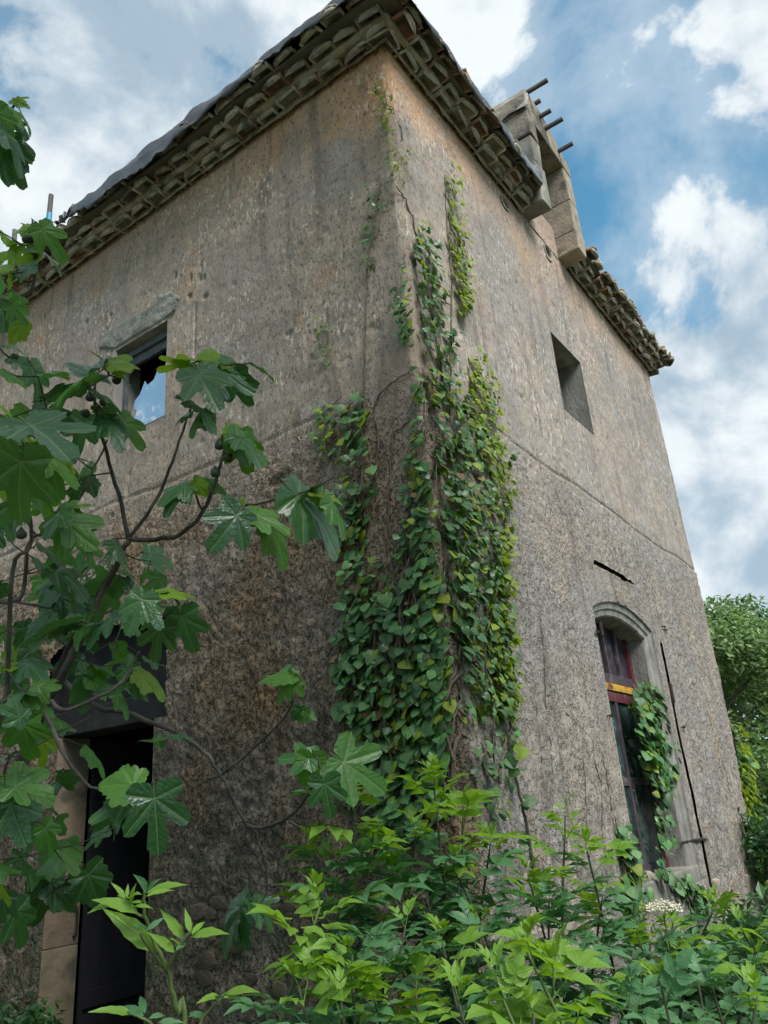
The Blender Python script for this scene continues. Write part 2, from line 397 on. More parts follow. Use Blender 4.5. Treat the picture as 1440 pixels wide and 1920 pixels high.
FIG_D = leaf_mat('fig_leaf_dark', (0.024, 0.086, 0.030), (0.046, 0.128, 0.030), (0.09, 0.28, 0.02), (0.055, 0.14, 0.05), veins=5, tr_amt=0.28, rough=0.30, spec=0.6)
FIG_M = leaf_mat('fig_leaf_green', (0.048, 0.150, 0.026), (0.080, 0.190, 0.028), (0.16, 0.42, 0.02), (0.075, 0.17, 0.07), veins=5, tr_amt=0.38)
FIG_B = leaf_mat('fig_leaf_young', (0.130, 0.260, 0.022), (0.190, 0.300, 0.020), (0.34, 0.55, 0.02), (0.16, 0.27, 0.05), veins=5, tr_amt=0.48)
IVY_D = leaf_mat('ivy_leaf_dark', (0.038, 0.110, 0.034), (0.085, 0.185, 0.050), (0.10, 0.26, 0.03), rough=0.42, veins=1, tr_amt=0.18, var=0.4)
IVY_DS = leaf_mat('ivy_foliage_dark', (0.038, 0.110, 0.034), (0.085, 0.185, 0.050), (0.10, 0.26, 0.03), rough=0.42, island=True, tr_amt=0.18, var=0.4)
IVY_Y = leaf_mat('ivy_leaf_young', (0.150, 0.240, 0.020), (0.240, 0.310, 0.028), (0.38, 0.50, 0.02), rough=0.5, veins=1, tr_amt=0.4, var=0.3)
IVY_YS = leaf_mat('ivy_foliage_young', (0.150, 0.240, 0.020), (0.240, 0.310, 0.028), (0.38, 0.50, 0.02), rough=0.5, island=True, tr_amt=0.4, var=0.3)
ELD_D = leaf_mat('elder_leaf', (0.056, 0.165, 0.060), (0.098, 0.230, 0.078), (0.10, 0.32, 0.03), (0.085, 0.20, 0.09), veins=-1, tr_amt=0.32, rough=0.45)
ELD_Y = leaf_mat('elder_leaf_young', (0.135, 0.290, 0.022), (0.190, 0.340, 0.025), (0.36, 0.60, 0.02), (0.17, 0.31, 0.05), veins=-1, tr_amt=0.45, rough=0.45)
CROWN_A = leaf_mat('tree_leaf', (0.080, 0.160, 0.055), (0.135, 0.225, 0.075), (0.20, 0.36, 0.06), island=True, tr_amt=0.35, var=0.35, rough=0.6)
CROWN_B = leaf_mat('tree_leaf_pale', (0.12, 0.21, 0.080), (0.18, 0.275, 0.105), (0.26, 0.42, 0.09), island=True, tr_amt=0.35, var=0.3, rough=0.6)
GROUNDLEAF = leaf_mat('ground_cover_leaf', (0.028, 0.085, 0.030), (0.050, 0.130, 0.035), (0.08, 0.24, 0.03), island=True, tr_amt=0.3, var=0.35)


def glass(name, tint, refl):
    m, n = new_mat(name)
    gl = n.n('ShaderNodeBsdfGlossy', i_Color=(0.92, 0.96, 1.0, 1), i_Roughness=0.03)
    bp = n.n('ShaderNodeBump', i_Height=n.noise(pos_coord(n), 3.5, 2, 0.5), i_Strength=0.5, i_Distance=0.03); n.link(bp.outputs[0], gl.inputs['Normal'])
    df = n.n('ShaderNodeBsdfDiffuse', i_Color=n.mix(n.step(n.noise(pos_coord(n), 6, 5, 0.6), 0.45, 0.7), tint, tuple(x * 2.6 + 0.01 for x in tint)))
    mx = n.n('ShaderNodeMixShader', i_0=refl); n.link(df.outputs[0], mx.inputs[1]); n.link(gl.outputs[0], mx.inputs[2])
    n.link(mx.outputs[0], n.n('ShaderNodeOutputMaterial').inputs[0]); return m
MAT_MIRROR = glass('sky_reflecting_pane', (0.13, 0.14, 0.15), 0.72)
MAT_PANE = glass('dusty_green_pane', (0.016, 0.030, 0.028), 0.16)
MAT_PANE_P = glass('dusty_purple_pane', (0.040, 0.034, 0.045), 0.05)

# ------------------------------------------------------------------ ground
gs = MB(); N = 60
xs = [math.copysign(abs(t) ** 2.6, t) * 900 for t in np.linspace(-1, 1, N)]
for j in range(N):
    for i in range(N):
        r = math.hypot(xs[i], xs[j])
        gs.v.append((xs[i], xs[j], 0.0 + (0.04 * math.sin(xs[i] * 1.7) * math.cos(xs[j] * 1.3) if 8 < r < 200 else 0)))
for j in range(N - 1):
    for i in range(N - 1):
        gs.f.append((j * N + i, j * N + i + 1, (j + 1) * N + i + 1, (j + 1) * N + i))
tag(gs.build('ground', MAT_GROUND), kind='structure')

# ------------------------------------------------------------------ the house
house = empty('house', (0, 0, 0))
tag(house, 'tall abandoned house with stained grey render, tiled eaves and a stone dormer', 'house')
TOP = 7.40
XE_Z = [-0.2, 0.63, 1.4, 2.34, 3.8, 4.85, 7.6]; XE_X = [6.25, 6.36, 6.66, 6.86, 6.90, 6.80, 6.76]
def xend(z): return np.interp(z, XE_Z, XE_X)
LEN_R, LEN_L = 6.75, 7.0

AX0, AX1 = 2.575, 4.215; ASPR = 3.135; ACROWN = 3.285        # arched opening, outer line
AXC = (AX0 + AX1) / 2; AH = ACROWN - ASPR; AW = (AX1 - AX0) / 2
ARAD = (AW * AW + AH * AH) / (2 * AH)
def arch_z(x, inset=0.0):
    r = ARAD - inset; d = np.clip(r * r - (np.asarray(x) - AXC) ** 2, 0, None)
    return ACROWN - ARAD + np.sqrt(d)


def grid_coords(a, b, step, extra):
    g0 = np.arange(a, b, step).tolist() + [b]
    for e in extra:
        g0 = [c for c in g0 if abs(c - e) > step * 0.45] + [e]
    return np.array(sorted(g0))


def wall_mesh(name, us, zs, hole, disp, place, parent):
    U, Z = np.meshgrid(us, zs)
    D = disp(U, Z)
    V = place(U, Z, D).reshape(-1, 3)
    nu, nz = len(us), len(zs)
    uc = (us[:-1] + us[1:]) / 2; zc = (zs[:-1] + zs[1:]) / 2
    UC, ZC = np.meshgrid(uc, zc)
    keep = ~hole(UC, ZC)
    jj, ii = np.nonzero(keep)
    a = jj * nu + ii
    F = np.stack([a, a + 1, a + nu + 1, a + nu], 1)
    me = bpy.data.meshes.new(name)
    me.vertices.add(len(V)); me.vertices.foreach_set('co', V.ravel())
    me.loops.add(F.size); me.loops.foreach_set('vertex_index', F.ravel().astype(np.int32))
    me.polygons.add(len(F)); me.polygons.foreach_set('loop_start', np.arange(0, F.size, 4, dtype=np.int32))
    me.polygons.foreach_set('loop_total', np.full(len(F), 4, dtype=np.int32))
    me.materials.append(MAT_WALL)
    me.update(calc_edges=True); me.validate()
    me.polygons.foreach_set('use_smooth', np.ones(len(me.polygons), dtype=bool))
    return link(name, me, parent)


OPENINGS = {1: [(AX0, AX1, 0.80, ACROWN), (2.74, 3.52, 5.16, 6.045)], 30: [(2.60, 3.36, 4.97, 5.96), (2.60, 3.83, 0.0, 2.38)]}


def relief(U, Z, seed, flat_spots, dents=()):
    """hand-laid render: gentle waves above the joint at 4.3 m, thrown roughcast below it"""
    joint = 4.31 + 0.02 * np.sin(U * 2.3) + 0.03 * (vnoise(U * 1.5, Z * 0, seed + 3) - 0.5)
    low = sstep(joint - Z + (0.5 * (fbm(U, Z, 2.2, seed + 27, 3) - 0.5) if seed == 30 else 0.0), -0.005, 0.012 if seed == 1 else 0.35)
    wave = 0.030 * (fbm(U, Z, 0.9, seed, 3) - 0.5) + 0.008 * (fbm(U, Z, 6, seed + 5, 3) - 0.5)
    fine = 0.006 * (fbm(U, Z, 24, seed + 9, 3) - 0.5)
    th = 0.6
    Ur, Zr = U * math.cos(th) + Z * math.sin(th), -U * math.sin(th) + Z * math.cos(th)
    cast = np.abs(fbm(U, Z * 0.9, 17, seed + 13, 3) - 0.5) * 2
    cast2 = fbm(U, Z, 30, seed + 17, 3) - 0.5
    rough = low * (0.012 - 0.020 * np.clip(0.30 - cast, 0, 1) + 0.018 * cast2)
    pits = np.clip(fbm(U * 1.3, Z * 0.8, 8.0, seed + 21, 4) - 0.72, 0, 1) * -0.12
    groove = -(0.026 if seed == 1 else 0.014) * np.exp(-((Z - joint) / 0.013) ** 2)
    calm = np.ones_like(U)
    for (u0, u1, z0, z1, m) in flat_spots:
        inside = sstep(U, u0 - m, u0) * sstep(-U, -u1 - m, -u1) * sstep(Z, z0 - m, z0) * sstep(-Z, -z1 - m, -z1)
        calm = calm * (1 - inside)
    D = wave + (fine + rough + pits + groove) * (0.12 + 0.88 * calm)
    for (u0, u1, z0, z1) in OPENINGS.get(seed, ()):
        away = np.maximum(np.maximum(u0 - U, U - u1), np.maximum(z0 - Z, Z - z1))
        D = D * sstep(away, 0.0, 0.07)
    for (u, z, ru, rz, dp) in dents:
        D = D - dp * np.exp(-(((U - u) / ru) ** 2 + ((Z - z) / rz) ** 2) ** 2)
    return D


DENTS = []
for (px_, py_, ru_, rz_) in ((328, 517, .018, .05), (356, 522, .02, .06), (374, 522, .02, .05), (382, 521, .016, .04), (377, 500, .012, .04), (355, 555, .03, .025), (385, 556, .035, .025), (162, 604, .03, .035), (120, 560, .02, .02), (535, 890, .05, .03), (517, 905, .06, .035), (366, 585, .006, .10), (366, 620, .006, .16), (366, 655, .006, .12)):
    p_ = on_left(px_, py_); DENTS.append((p_.y, p_.z, ru_, rz_, 0.035))


def chip(z, seed): return 0.012 + 0.035 * np.clip(fbm(z, z * 0, 3.0, seed, 4) - 0.42, 0, 1) + 0.012 * fbm(z, z * 0, 14.0, seed + 6, 2)
def place_right(U, Z, D):
    f = sstep(U, 0.0, 0.05); c = chip(Z, 40) * (1 - f)
    az = arch_z(U); Z = np.where((U >= AX0 - 1e-6) & (U <= AX1 + 1e-6) & (np.abs(Z - az) < 0.0125), az, Z)
    X = U * np.where(U > 4.6, 1 + (xend(Z) / LEN_R - 1) * sstep(U, 4.6, LEN_R), 1.0)
    endf = sstep(LEN_R - U, 0.0, 0.10)
    return np.stack([X + c, -D * f + c + 0.05 * (1 - endf) ** 2, Z], -1)
def place_left(U, Z, D):
    f = sstep(U, 0.0, 0.05); c = chip(Z, 40) * (1 - f)
    return np.stack([-D * f + c, U + c, Z], -1)


SLIT = (4.40, 4.485, 0.60, 3.05)
def hole_right(U, Z):
    h = (U > AX0) & (U < AX1) & (Z > 0.80) & (Z < np.where((U > AX0) & (U < AX1), arch_z(U), 0))
    h |= (U > 2.74) & (U < 3.52) & (Z > 5.16) & (Z < 6.045)
    h |= (U > SLIT[0]) & (U < SLIT[1]) & (Z > SLIT[2]) & (Z < SLIT[3])
    h |= (U > 2.80) & (U < 3.86) & (np.abs(Z - 3.590 + 0.012 * (U - 2.8)) < np.where(U < 3.62, 0.026, 0.010))
    h |= ((U - 2.05) / 0.085) ** 2 + ((Z - 7.22) / 0.075) ** 2 < 1
    h |= ((U - 3.10) / 0.10) ** 2 + ((Z - 7.27) / 0.10) ** 2 < 1
    return h
def hole_left(U, Z):
    h = (U > 2.60) & (U < 3.36) & (Z > 4.97) & (Z < 5.96)
    h |= (U > 2.60) & (U < 3.83) & (Z < 2.38)
    h |= (U > 2.44 + 0.10 * (fbm(Z, Z * 0, 5.0, 12, 3) - 0.4)) & (U < 4.02) & (Z > 2.38) & (Z < 3.14 + 0.22 * (fbm(U, U * 0, 3.0, 14, 4) - 0.4))
    return h
us_r = grid_coords(0, LEN_R, 0.016, [AX0, AX1, 2.74, 3.52, SLIT[0], SLIT[1]])
zs_r = grid_coords(-0.1, TOP + 0.12, 0.016, [0.80, 5.16, 6.045, SLIT[2], SLIT[3]])
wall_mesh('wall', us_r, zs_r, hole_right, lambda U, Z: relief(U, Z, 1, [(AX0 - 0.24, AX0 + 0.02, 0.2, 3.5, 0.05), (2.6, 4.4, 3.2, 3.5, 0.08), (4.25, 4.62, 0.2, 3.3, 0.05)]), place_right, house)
us_l = grid_coords(0, LEN_L, 0.016, [2.60, 3.36, 3.83, 2.42, 4.02])
zs_l = grid_coords(-0.1, TOP + 0.12, 0.016, [4.97, 5.96, 2.38, 3.20])
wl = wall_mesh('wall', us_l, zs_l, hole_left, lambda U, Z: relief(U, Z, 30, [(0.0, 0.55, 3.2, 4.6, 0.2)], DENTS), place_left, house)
wl.data.flip_normals()
# far walls
b = MB(); b.add([(6.78, 0.03, -0.1), (6.78, LEN_L, -0.1), (6.78, LEN_L, TOP + 0.1), (6.78, 0.03, TOP + 0.1)], [(0, 1, 2, 3)])
b.add([(6.78, LEN_L, -0.1), (0.01, LEN_L, -0.1), (0.01, LEN_L, TOP + 0.1), (6.78, LEN_L, TOP + 0.1)], [(0, 1, 2, 3)])
b.build('rear_wall', MAT_WALL, house)
b = MB(); b.box((0.36, 0.4, 4.20), (6.6, 6.9, 4.28)); b.build('ceiling', MAT_INSIDE, house)
b = MB(); b.box((2.2, 0.4, -0.05), (2.3, 6.9, 4.2)); b.build('interior_wall', MAT_INSIDE, house)


def reveal(name, mat, pts_front, to_back, parent):
    """four sides of an opening: front loop pushed back"""
    m = MB(); n = len(pts_front)
    vs = list(pts_front) + [tuple(Vector(p) + Vector(to_back)) for p in pts_front]
    m.add(vs, [(i, (i + 1) % n, n + (i + 1) % n, n + i) for i in range(n)])
    return m.build(name, mat, parent)


def rect_r(x0, x1, z0, z1, y): return [(x0, y, z0), (x1, y, z0), (x1, y, z1), (x0, y, z1)]
def rect_l(y0, y1, z0, z1, x): return [(x, y0, z0), (x, y1, z0), (x, y1, z1), (x, y0, z1)]

# --- upper window of the right wall
w = empty('window', (3.13, 0.2, 5.16), house)
reveal('reveal', MAT_SURR, rect_r(2.738, 3.522, 5.158, 6.047, -0.004), (0, 0.34, 0), w)
b = MB()
for x0, x1, z0, z1 in ((2.74, 2.80, 5.17, 6.04), (3.46, 3.52, 5.17, 6.04), (2.80, 3.46, 5.98, 6.04), (2.80, 3.46, 5.17, 5.23), (3.11, 3.15, 5.23, 5.98)):
    b.box((x0, 0.25, z0), (x1, 0.30, z1))
fr = b.build('frame', MAT_GREYWOOD, w)
for x0, x1 in ((2.80, 3.11), (3.15, 3.46)):
    b = MB(); b.box((x0, 0.272, 5.23), (x1, 0.278, 5.98)); b.build('pane', MAT_PANE, w)
# --- slit, slot and vent holes: dark recesses behind the openings
for lo, hi in (((SLIT[0] - 0.01, 0.055, SLIT[2] - 0.02), (SLIT[1] + 0.01, 0.07, SLIT[3] + 0.02)), ((2.78, 0.05, 3.50), (3.88, 0.06, 3.68)), ((1.92, 0.10, 7.10), (2.18, 0.11, 7.34)), ((2.96, 0.10, 7.13), (3.24, 0.11, 7.375))):
    b = MB(); b.box(lo, hi); b.build('recess_lining', MAT_INSIDE, house)
for (cx, cz, rx, rz) in ((2.05, 7.22, 0.078, 0.07), (3.10, 7.27, 0.095, 0.095)):
    b = MB(); n = 16
    vs = []
    for (s, y) in ((1.16, -0.012), (1.0, -0.02), (0.86, 0.0), (0.84, 0.10)):
        vs += [(cx + math.cos(2 * math.pi * k / n) * rx * s * (1 + 0.05 * math.sin(3 * k)), y, cz + math.sin(2 * math.pi * k / n) * rz * s) for k in range(n)]
    b.add(vs, [(r * n + k, r * n + (k + 1) % n, (r + 1) * n + (k + 1) % n, (r + 1) * n + k) for r in range(3) for k in range(n)])
    b.build('vent_pipe', MAT_TILE, house, True)

# --- arched window
aw = empty('arched_window', (3.4, 0.1, 0.9), house)
def sweep(profile, zbot, name, mat, parent, rag=0.0):
    """profile: (inset from the opening's outer line, depth) pairs swept up the jamb, round the arch and down"""
    rows = []
    for k, (u, y) in enumerate(profile):
        pts = []
        x0, x1 = AX0 + u, AX1 - u
        zs_ = np.linspace(zbot, float(arch_z(x0, u)), 24)
        pts += [(x0, y, z) for z in zs_[:-1]]
        for x in np.linspace(x0, x1, 22): pts.append((x, y, float(arch_z(x, u))))
        pts += [(x1, y, z) for z in zs_[::-1][1:]]
        if rag:
            pts = [(p[0] + RNG.uniform(-rag, rag), p[1] + RNG.uniform(-rag, rag) * 0.5, p[2]) for p in pts]
        rows.append(pts)
    m = MB(); n = len(rows[0]); vs = [p for r in rows for p in r]
    m.add(vs, [(r * n + i, r * n + i + 1, (r + 1) * n + i + 1, (r + 1) * n + i) for r in range(len(rows) - 1) for i in range(n - 1)])
    o = m.build(name, mat, parent); return o
sweep([(-0.006, 0.004), (0.003, 0.003), (0.009, 0.020), (0.060, 0.030), (0.072, 0.046), (0.118, 0.056), (0.132, 0.075), (0.132, 0.28)], 0.55, 'surround', MAT_SURR, aw, 0.004)
OX0, OX1 = AX0 + 0.132, AX1 - 0.132
# stone sill, apron
b = MB(); b.box((AX0 + 0.003, 0.0, 0.74), (AX1 - 0.003, 0.30, 0.93), 0.006); b.build('sill', MAT_STONE_DK, aw, bevel=0.015)
b = MB(); b.box((AX0 + 0.02, 0.05, 0.0), (AX1 - 0.02, 0.3, 0.735)); b.build('apron', MAT_STONE, aw)
YB = 0.225
b = MB(); b.box((OX1 - 0.075, YB, 0.93), (OX1 + 0.0, YB + 0.05, 3.10)); b.build('stile', MAT_RED, aw)
b = MB(); b.box((OX0, YB, 0.93), (OX0 + 0.075, YB + 0.05, 3.10)); b.build('stile', MAT_RED, aw)
b = MB(); b.box((OX0 + 0.075, YB - 0.012, 2.50), (OX1 - 0.075, YB + 0.05, 2.565)); b.build('transom', MAT_YELLOW, aw)
b = MB(); b.box((OX0 + 0.075, YB, 2.40), (OX1 - 0.075, YB + 0.05, 2.487)); b.build('rail', MAT_RED, aw)
b = MB(); b.box((OX0 + 0.075, YB + 0.005, 1.66), (OX1 - 0.075, YB + 0.045, 1.73)); b.build('rail', MAT_FRAME, aw)
b = MB(); b.box((OX0 + 0.075, YB + 0.005, 0.93), (OX1 - 0.075, YB + 0.045, 1.00)); b.build('rail', MAT_FRAME, aw)
b = MB(); b.box((3.38, YB + 0.004, 1.0), (3.44, YB + 0.046, 2.40)); b.build('mullion', MAT_FRAME, aw)
for x in (3.06, 3.40, 3.72):
    b = MB(); b.box((x - 0.015, YB + 0.01, 2.66), (x + 0.015, YB + 0.04, 3.14)); b.build('glazing_bar', MAT_FRAME, aw)
b = MB(); b.box((OX0 + 0.075, YB + 0.006, 2.577), (OX1 - 0.075, YB + 0.044, 2.66)); b.build('rail', MAT_FRAME, aw)
for z0, z1, mt in ((1.0, 1.66, MAT_PANE), (1.73, 2.40, MAT_PANE)):
    for x0, x1 in ((OX0 + 0.075, 3.38), (3.44, OX1 - 0.075)):
        b = MB(); b.box((x0, YB + 0.022, z0), (x1, YB + 0.028, z1)); b.build('pane', mt, aw)
b = MB(); b.box((OX0 + 0.02, YB + 0.045, 2.60), (OX1 - 0.02, YB + 0.052, 3.26)); b.build('pane', MAT_PANE_P, aw)
# iron pintles, stay and staples
def pintle(x, z, name='hinge_pintle'):
    m = MB(); m.tube([(x + 0.01, 0.02, z), (x + 0.01, -0.05, z)], 0.009, 6)
    m.tube([(x + 0.01, -0.045, z - 0.03), (x + 0.01, -0.045, z + 0.085)], [0.016, 0.011], 7)
    m.box((x - 0.055, -0.022, z - 0.012), (x + 0.05, -0.012, z + 0.012), 0.002)
    m.build(name, MAT_IRON, aw)
pintle(AX0 - 0.015, 2.90); pintle(AX0 - 0.005, 1.24)
b = MB(); b.tube([(4.02, 0.075, 1.135), (4.20, 0.03, 1.138), (4.235, -0.02, 1.14), (4.47, -0.025, 1.135), (4.56, -0.03, 1.12)], [0.006, 0.016, 0.017, 0.015, 0.006], 6)
b.build('shutter_stay', MAT_IRON, aw)
for (x, z) in ((4.62, 3.23), (4.66, 3.20), (4.60, 2.18), (2.49, 2.19)):
    b = MB(); b.tube(smooth_path([(x - 0.03, 0.01, z), (x - 0.025, -0.03, z + 0.012), (x + 0.025, -0.03, z + 0.012), (x + 0.03, 0.01, z - 0.006)], 4), 0.006, 5)
    b.build('staple', MAT_IRON, aw)
b = MB(); b.box((4.425, -0.02, 2.42), (4.475, 0.012, 2.62), 0.006); b.build('hinge_plate', MAT_IRON, aw)

# --- upper window of the left wall
lw = empty('window', (0.1, 2.98, 4.97), house)
reveal('reveal', MAT_SMOOTH, rect_l(2.598, 3.362, 4.968, 5.962, -0.004), (0.30, 0, 0), lw)
b = MB()
for y0, y1, z0, z1, d in ((2.60, 2.64, 4.98, 5.95, 0.10), (3.315, 3.36, 4.98, 5.95, 0.10), (2.64, 3.315, 5.88, 5.95, 0.08), (2.64, 3.315, 5.79, 5.876, 0.11), (2.64, 3.315, 4.98, 5.03, 0.10)):
    b.box((d, y0, z0), (d + 0.035, y1, z1))
b.build('frame', MAT_GREYWOOD, lw)
jag = [(2.64, 5.66), (2.67, 5.72), (2.70, 5.60), (2.76, 5.63), (2.80, 5.55), (2.88, 5.60), (2.93, 5.52), (3.02, 5.50), (3.06, 5.56), (3.13, 5.44), (3.20, 5.40), (3.25, 5.28), (3.315, 5.22)]
m = MB(); n = len(jag)
for xo, lst in ((0.130, jag), (0.134, jag)):
    m.v += [(xo, y, 5.03) for y, z in lst] + [(xo - 0.012 * (z - 5.03), y, z) for y, z in lst]
m.f = [(i, i + 1, n + i + 1, n + i) for i in range(n - 1)] + [(2 * n + i + 1, 2 * n + i, 3 * n + i, 3 * n + i + 1) for i in range(n - 1)]
m.build('broken_pane', MAT_MIRROR, lw)
b = MB(); b.box((0.55, 2.4, 4.8), (0.58, 3.6, 6.1)); b.build('dark_room', MAT_INSIDE, lw)
# rough exposed lintel
lint_px = [(655 / 3.6, 350 + 1110 / 3.6), (670 / 3.6, 350 + 1000 / 3.6), (760 / 3.6, 350 + 945 / 3.6), (900 / 3.6, 350 + 860 / 3.6), (1010 / 3.6, 350 + 800 / 3.6), (1080 / 3.6, 350 + 722 / 3.6), (1160 / 3.6, 350 + 690 / 3.6), (1228 / 3.6, 350 + 735 / 3.6), (1200 / 3.6, 350 + 850 / 3.6)]
poly = [(p.y, p.z) for p in (on_left(*q) for q in lint_px)] + [(2.59, 5.962), (3.37, 5.962)]
def inside(poly, x, y):
    c = False; j = len(poly) - 1
    for i in range(len(poly)):
        if (poly[i][1] > y) != (poly[j][1] > y) and x < (poly[j][0] - poly[i][0]) * (y - poly[i][1]) / (poly[j][1] - poly[i][1] + 1e-12) + poly[i][0]: c = not c
        j = i
    return c
def slab_from_poly(name, poly, x0, thick, mat, parent, seed, step=0.02):
    ys = np.arange(min(p[0] for p in poly), max(p[0] for p in poly) + step, step); zs = np.arange(min(p[1] for p in poly), max(p[1] for p in poly) + step, step)
    m = MB(); idx = {}
    def vert(i, j):
        if (i, j) not in idx:
            e = 1.0 if all(inside(poly, ys[i] + a * step * 1.5, zs[j] + c * step * 1.5) for a, c in ((1, 0), (-1, 0), (0, 1), (0, -1))) else 0.0
            nz = float(fbm(np.array(ys[i]), np.array(zs[j]), 14, seed, 3)) - 0.5
            idx[(i, j)] = len(m.v); m.v.append((x0 - thick * e - 0.03 * nz * e + 0.02 * (1 - e), ys[i] + RNG.uniform(-.3, .3) * step, zs[j] + RNG.uniform(-.3, .3) * step))
        return idx[(i, j)]
    for i in range(len(ys) - 1):
        for j in range(len(zs) - 1):
            if inside(poly, ys[i] + step / 2, zs[j] + step / 2): m.f.append((vert(i, j), vert(i, j + 1), vert(i + 1, j + 1), vert(i + 1, j)))
    return m.build(name, mat, parent, True)
slab_from_poly('lintel', poly, 0.0, 0.016, MAT_LINTEL, lw, 50)

# --- door of the left wall, under a sooted recess
dr = empty('door', (0.2, 3.0, 0.0), house)
reveal('reveal', MAT_SOOT_SHADE, rect_l(2.36, 4.05, 2.38, 3.30, 0.03), (0.12, 0, 0), dr)
b = MB(); b.box((0.12, 2.34, 2.40), (0.16, 4.06, 3.32)); b.build('recess_back', MAT_SOOT_SHADE, dr)
b = MB(); b.box((0.022, 2.40, 2.381), (0.30, 4.03, 2.58), 0.008); b.build('lintel', MAT_SOOT_SHADE, dr, bevel=0.01)
b = MB(); b.box((0.0, 2.60 - 0.004, -0.1), (0.45, 2.60, 2.38)); b.build('reveal', MAT_STONE_DK, dr)
z = -0.05
for h in (0.85, 0.72, 0.86):
    b = MB(); b.box((0.002, 3.826, z + 0.002), (0.31, 4.0, min(z + h, 2.379) - 0.002), 0.0015); b.build('jamb_stone', MAT_JAMB, dr, bevel=0.006); z += h
for k in range(7):
    x0 = 0.325 + k * 0.165
    b = MB(); b.box((x0, 3.775 + 0.004 * (k % 2), 0.02), (x0 + 0.161, 3.815, 2.36)); b.build('plank', MAT_DOOR, dr)
for zb in (0.35, 1.05, 1.9):
    b = MB(); b.box((0.34, 3.75, zb), (1.46, 3.773, zb + 0.12)); b.build('ledge', MAT_DOOR, dr)
b = MB(); b.tube(smooth_path([(0.26, 3.83, 0.86), (0.26, 3.79, 0.88), (0.26, 3.785, 0.98), (0.26, 3.79, 1.06), (0.26, 3.83, 1.08)], 4), 0.009, 6); b.build('handle', MAT_IRON, dr)
# patches where the render has fallen off the foot of the left wall
for k in range(26):
    px = RNG.uniform(360, 640); py = RNG.uniform(1690, 1900)
    p = on_left(px, py); s = RNG.uniform(0.04, 0.11)
    m = MB(); n = 8; ring = []
    for rr, dx in ((1.0, 0.008), (0.72, -0.012), (0.0, -0.016)):
        if rr == 0: ring.append([(dx, 0, 0)]); continue
        ring.append([(dx, math.cos(2 * math.pi * i / n) * s * rr * RNG.uniform(0.8, 1.15), math.sin(2 * math.pi * i / n) * s * 0.62 * rr * RNG.uniform(0.8, 1.15)) for i in range(n)])
    vs = ring[0] + ring[1] + ring[2]
    m.add(vs, [(i, n + i, n + (i + 1) % n, (i + 1) % n) for i in range(n)] + [(n + i, 2 * n, n + (i + 1) % n) for i in range(n)])
    link('stone', m.data('stone', MAT_RUBBLE, False), house, Matrix.Translation((-0.006, p.y, max(p.z, 0.05))))
for (px, py, s) in ((1330, 1790, 0.16), (1190, 1770, 0.13), (1250, 1830, 0.17), (1380, 1690, 0.12), (1100, 1800, 0.13), (1340, 1660, 0.10), (1065, 1735, 0.10), (1290, 1850, 0.15), (1400, 1650, 0.09), (1360, 1740, 0.13)):
    p = on_right(px, py)
    m = MB(); m.box((-s, -0.03, -s * 0.6), (s, 0.03, s * 0.6), 0.02)
    o = link('stone', m.data('stone', MAT_STONE, False), house, Matrix.Translation((min(p.x, 6.2), 0.0, max(p.z, 0.1))))
    bv = o.modifiers.new('bevel', 'BEVEL'); bv.width = 0.02; bv.segments = 2

# ------------------------------------------------------------------ eaves: corbelled rows of canal tiles
def tile_mesh(name, mat, w, h, length, jit):
    m = MB(); seg = 10; t = 0.022; r = random.Random(jit)
    wob = [r.uniform(-0.010, 0.012) for _ in range(seg + 1)]
    for (x, sc) in ((0.0, 1.0), (length, 0.9)):
        for rad in (1.0, 1.0 - 2 * t / w):
            for k in range(seg + 1):
                a = math.pi * k / seg
                m.v.append((x + (wob[k] if x == 0 else 0), math.cos(a) * w / 2 * rad * sc, math.sin(a) * h * rad * sc - (0 if rad == 1.0 else 0)))
    n = seg + 1
    for k in range(seg):
        m.f.append((k, k + 1, 2 * n + k + 1, 2 * n + k)); m.f.append((n + k, 3 * n + k, 3 * n + k + 1, n + k + 1))
        m.f.append((k, n + k, n + k + 1, k + 1)); m.f.append((2 * n + k, 2 * n + k + 1, 3 * n + k + 1, 3 * n + k))
    m.f.append((0, 2 * n, 3 * n, n)); m.f.append((seg, n + seg, 3 * n + seg, 2 * n + seg))
    c = len(m.v); bul = r.uniform(0.006, 0.03)
    m.v.append((-bul, 0, h * 0.36))
    for rr, xo in ((0.55, -bul * 0.75), (0.90, 0.012)):
        m.v += [(xo + r.uniform(-.005, .005), math.cos(math.pi * k / seg) * w / 2 * rr, max(0.0, math.sin(math.pi * k / seg)) * h * rr + (h * 0.06 if rr < 0.6 else 0)) for k in range(n)]
    nf = len(m.f); m.f += [(c, c + 1 + k + 1, c + 1 + k) for k in range(seg)] + [(c + 1 + k, c + 1 + k + 1, c + 1 + n + k + 1, c + 1 + n + k) for k in range(seg)]
    m.f += [(c, c + 1, c + n), (c + 1, c + 1 + n, c + 2 * n, c + n)]
    me = m.data(name, mat, True); me.materials.append(MAT_MORTAR)
    for q in range(nf, len(me.polygons)): me.polygons[q].material_index = 1
    return me
TILES = [tile_mesh('tile', mt, 0.242, 0.098, 0.30, s) for s, mt in enumerate((MAT_TILE, MAT_TILE, MAT_TILE_RED, MAT_TILE_RED, MAT_TILE, MAT_TILE, MAT_TILE_RED, MAT_TILE))]
ROWS = [(0.125, 7.375), (0.225, 7.462)]
LROWS = [(0.14, 7.375), (0.26, 7.462)]
LIP = (0.30, 7.545); LLIP = (0.36, 7.545)
DORM = (2.43, 3.66)
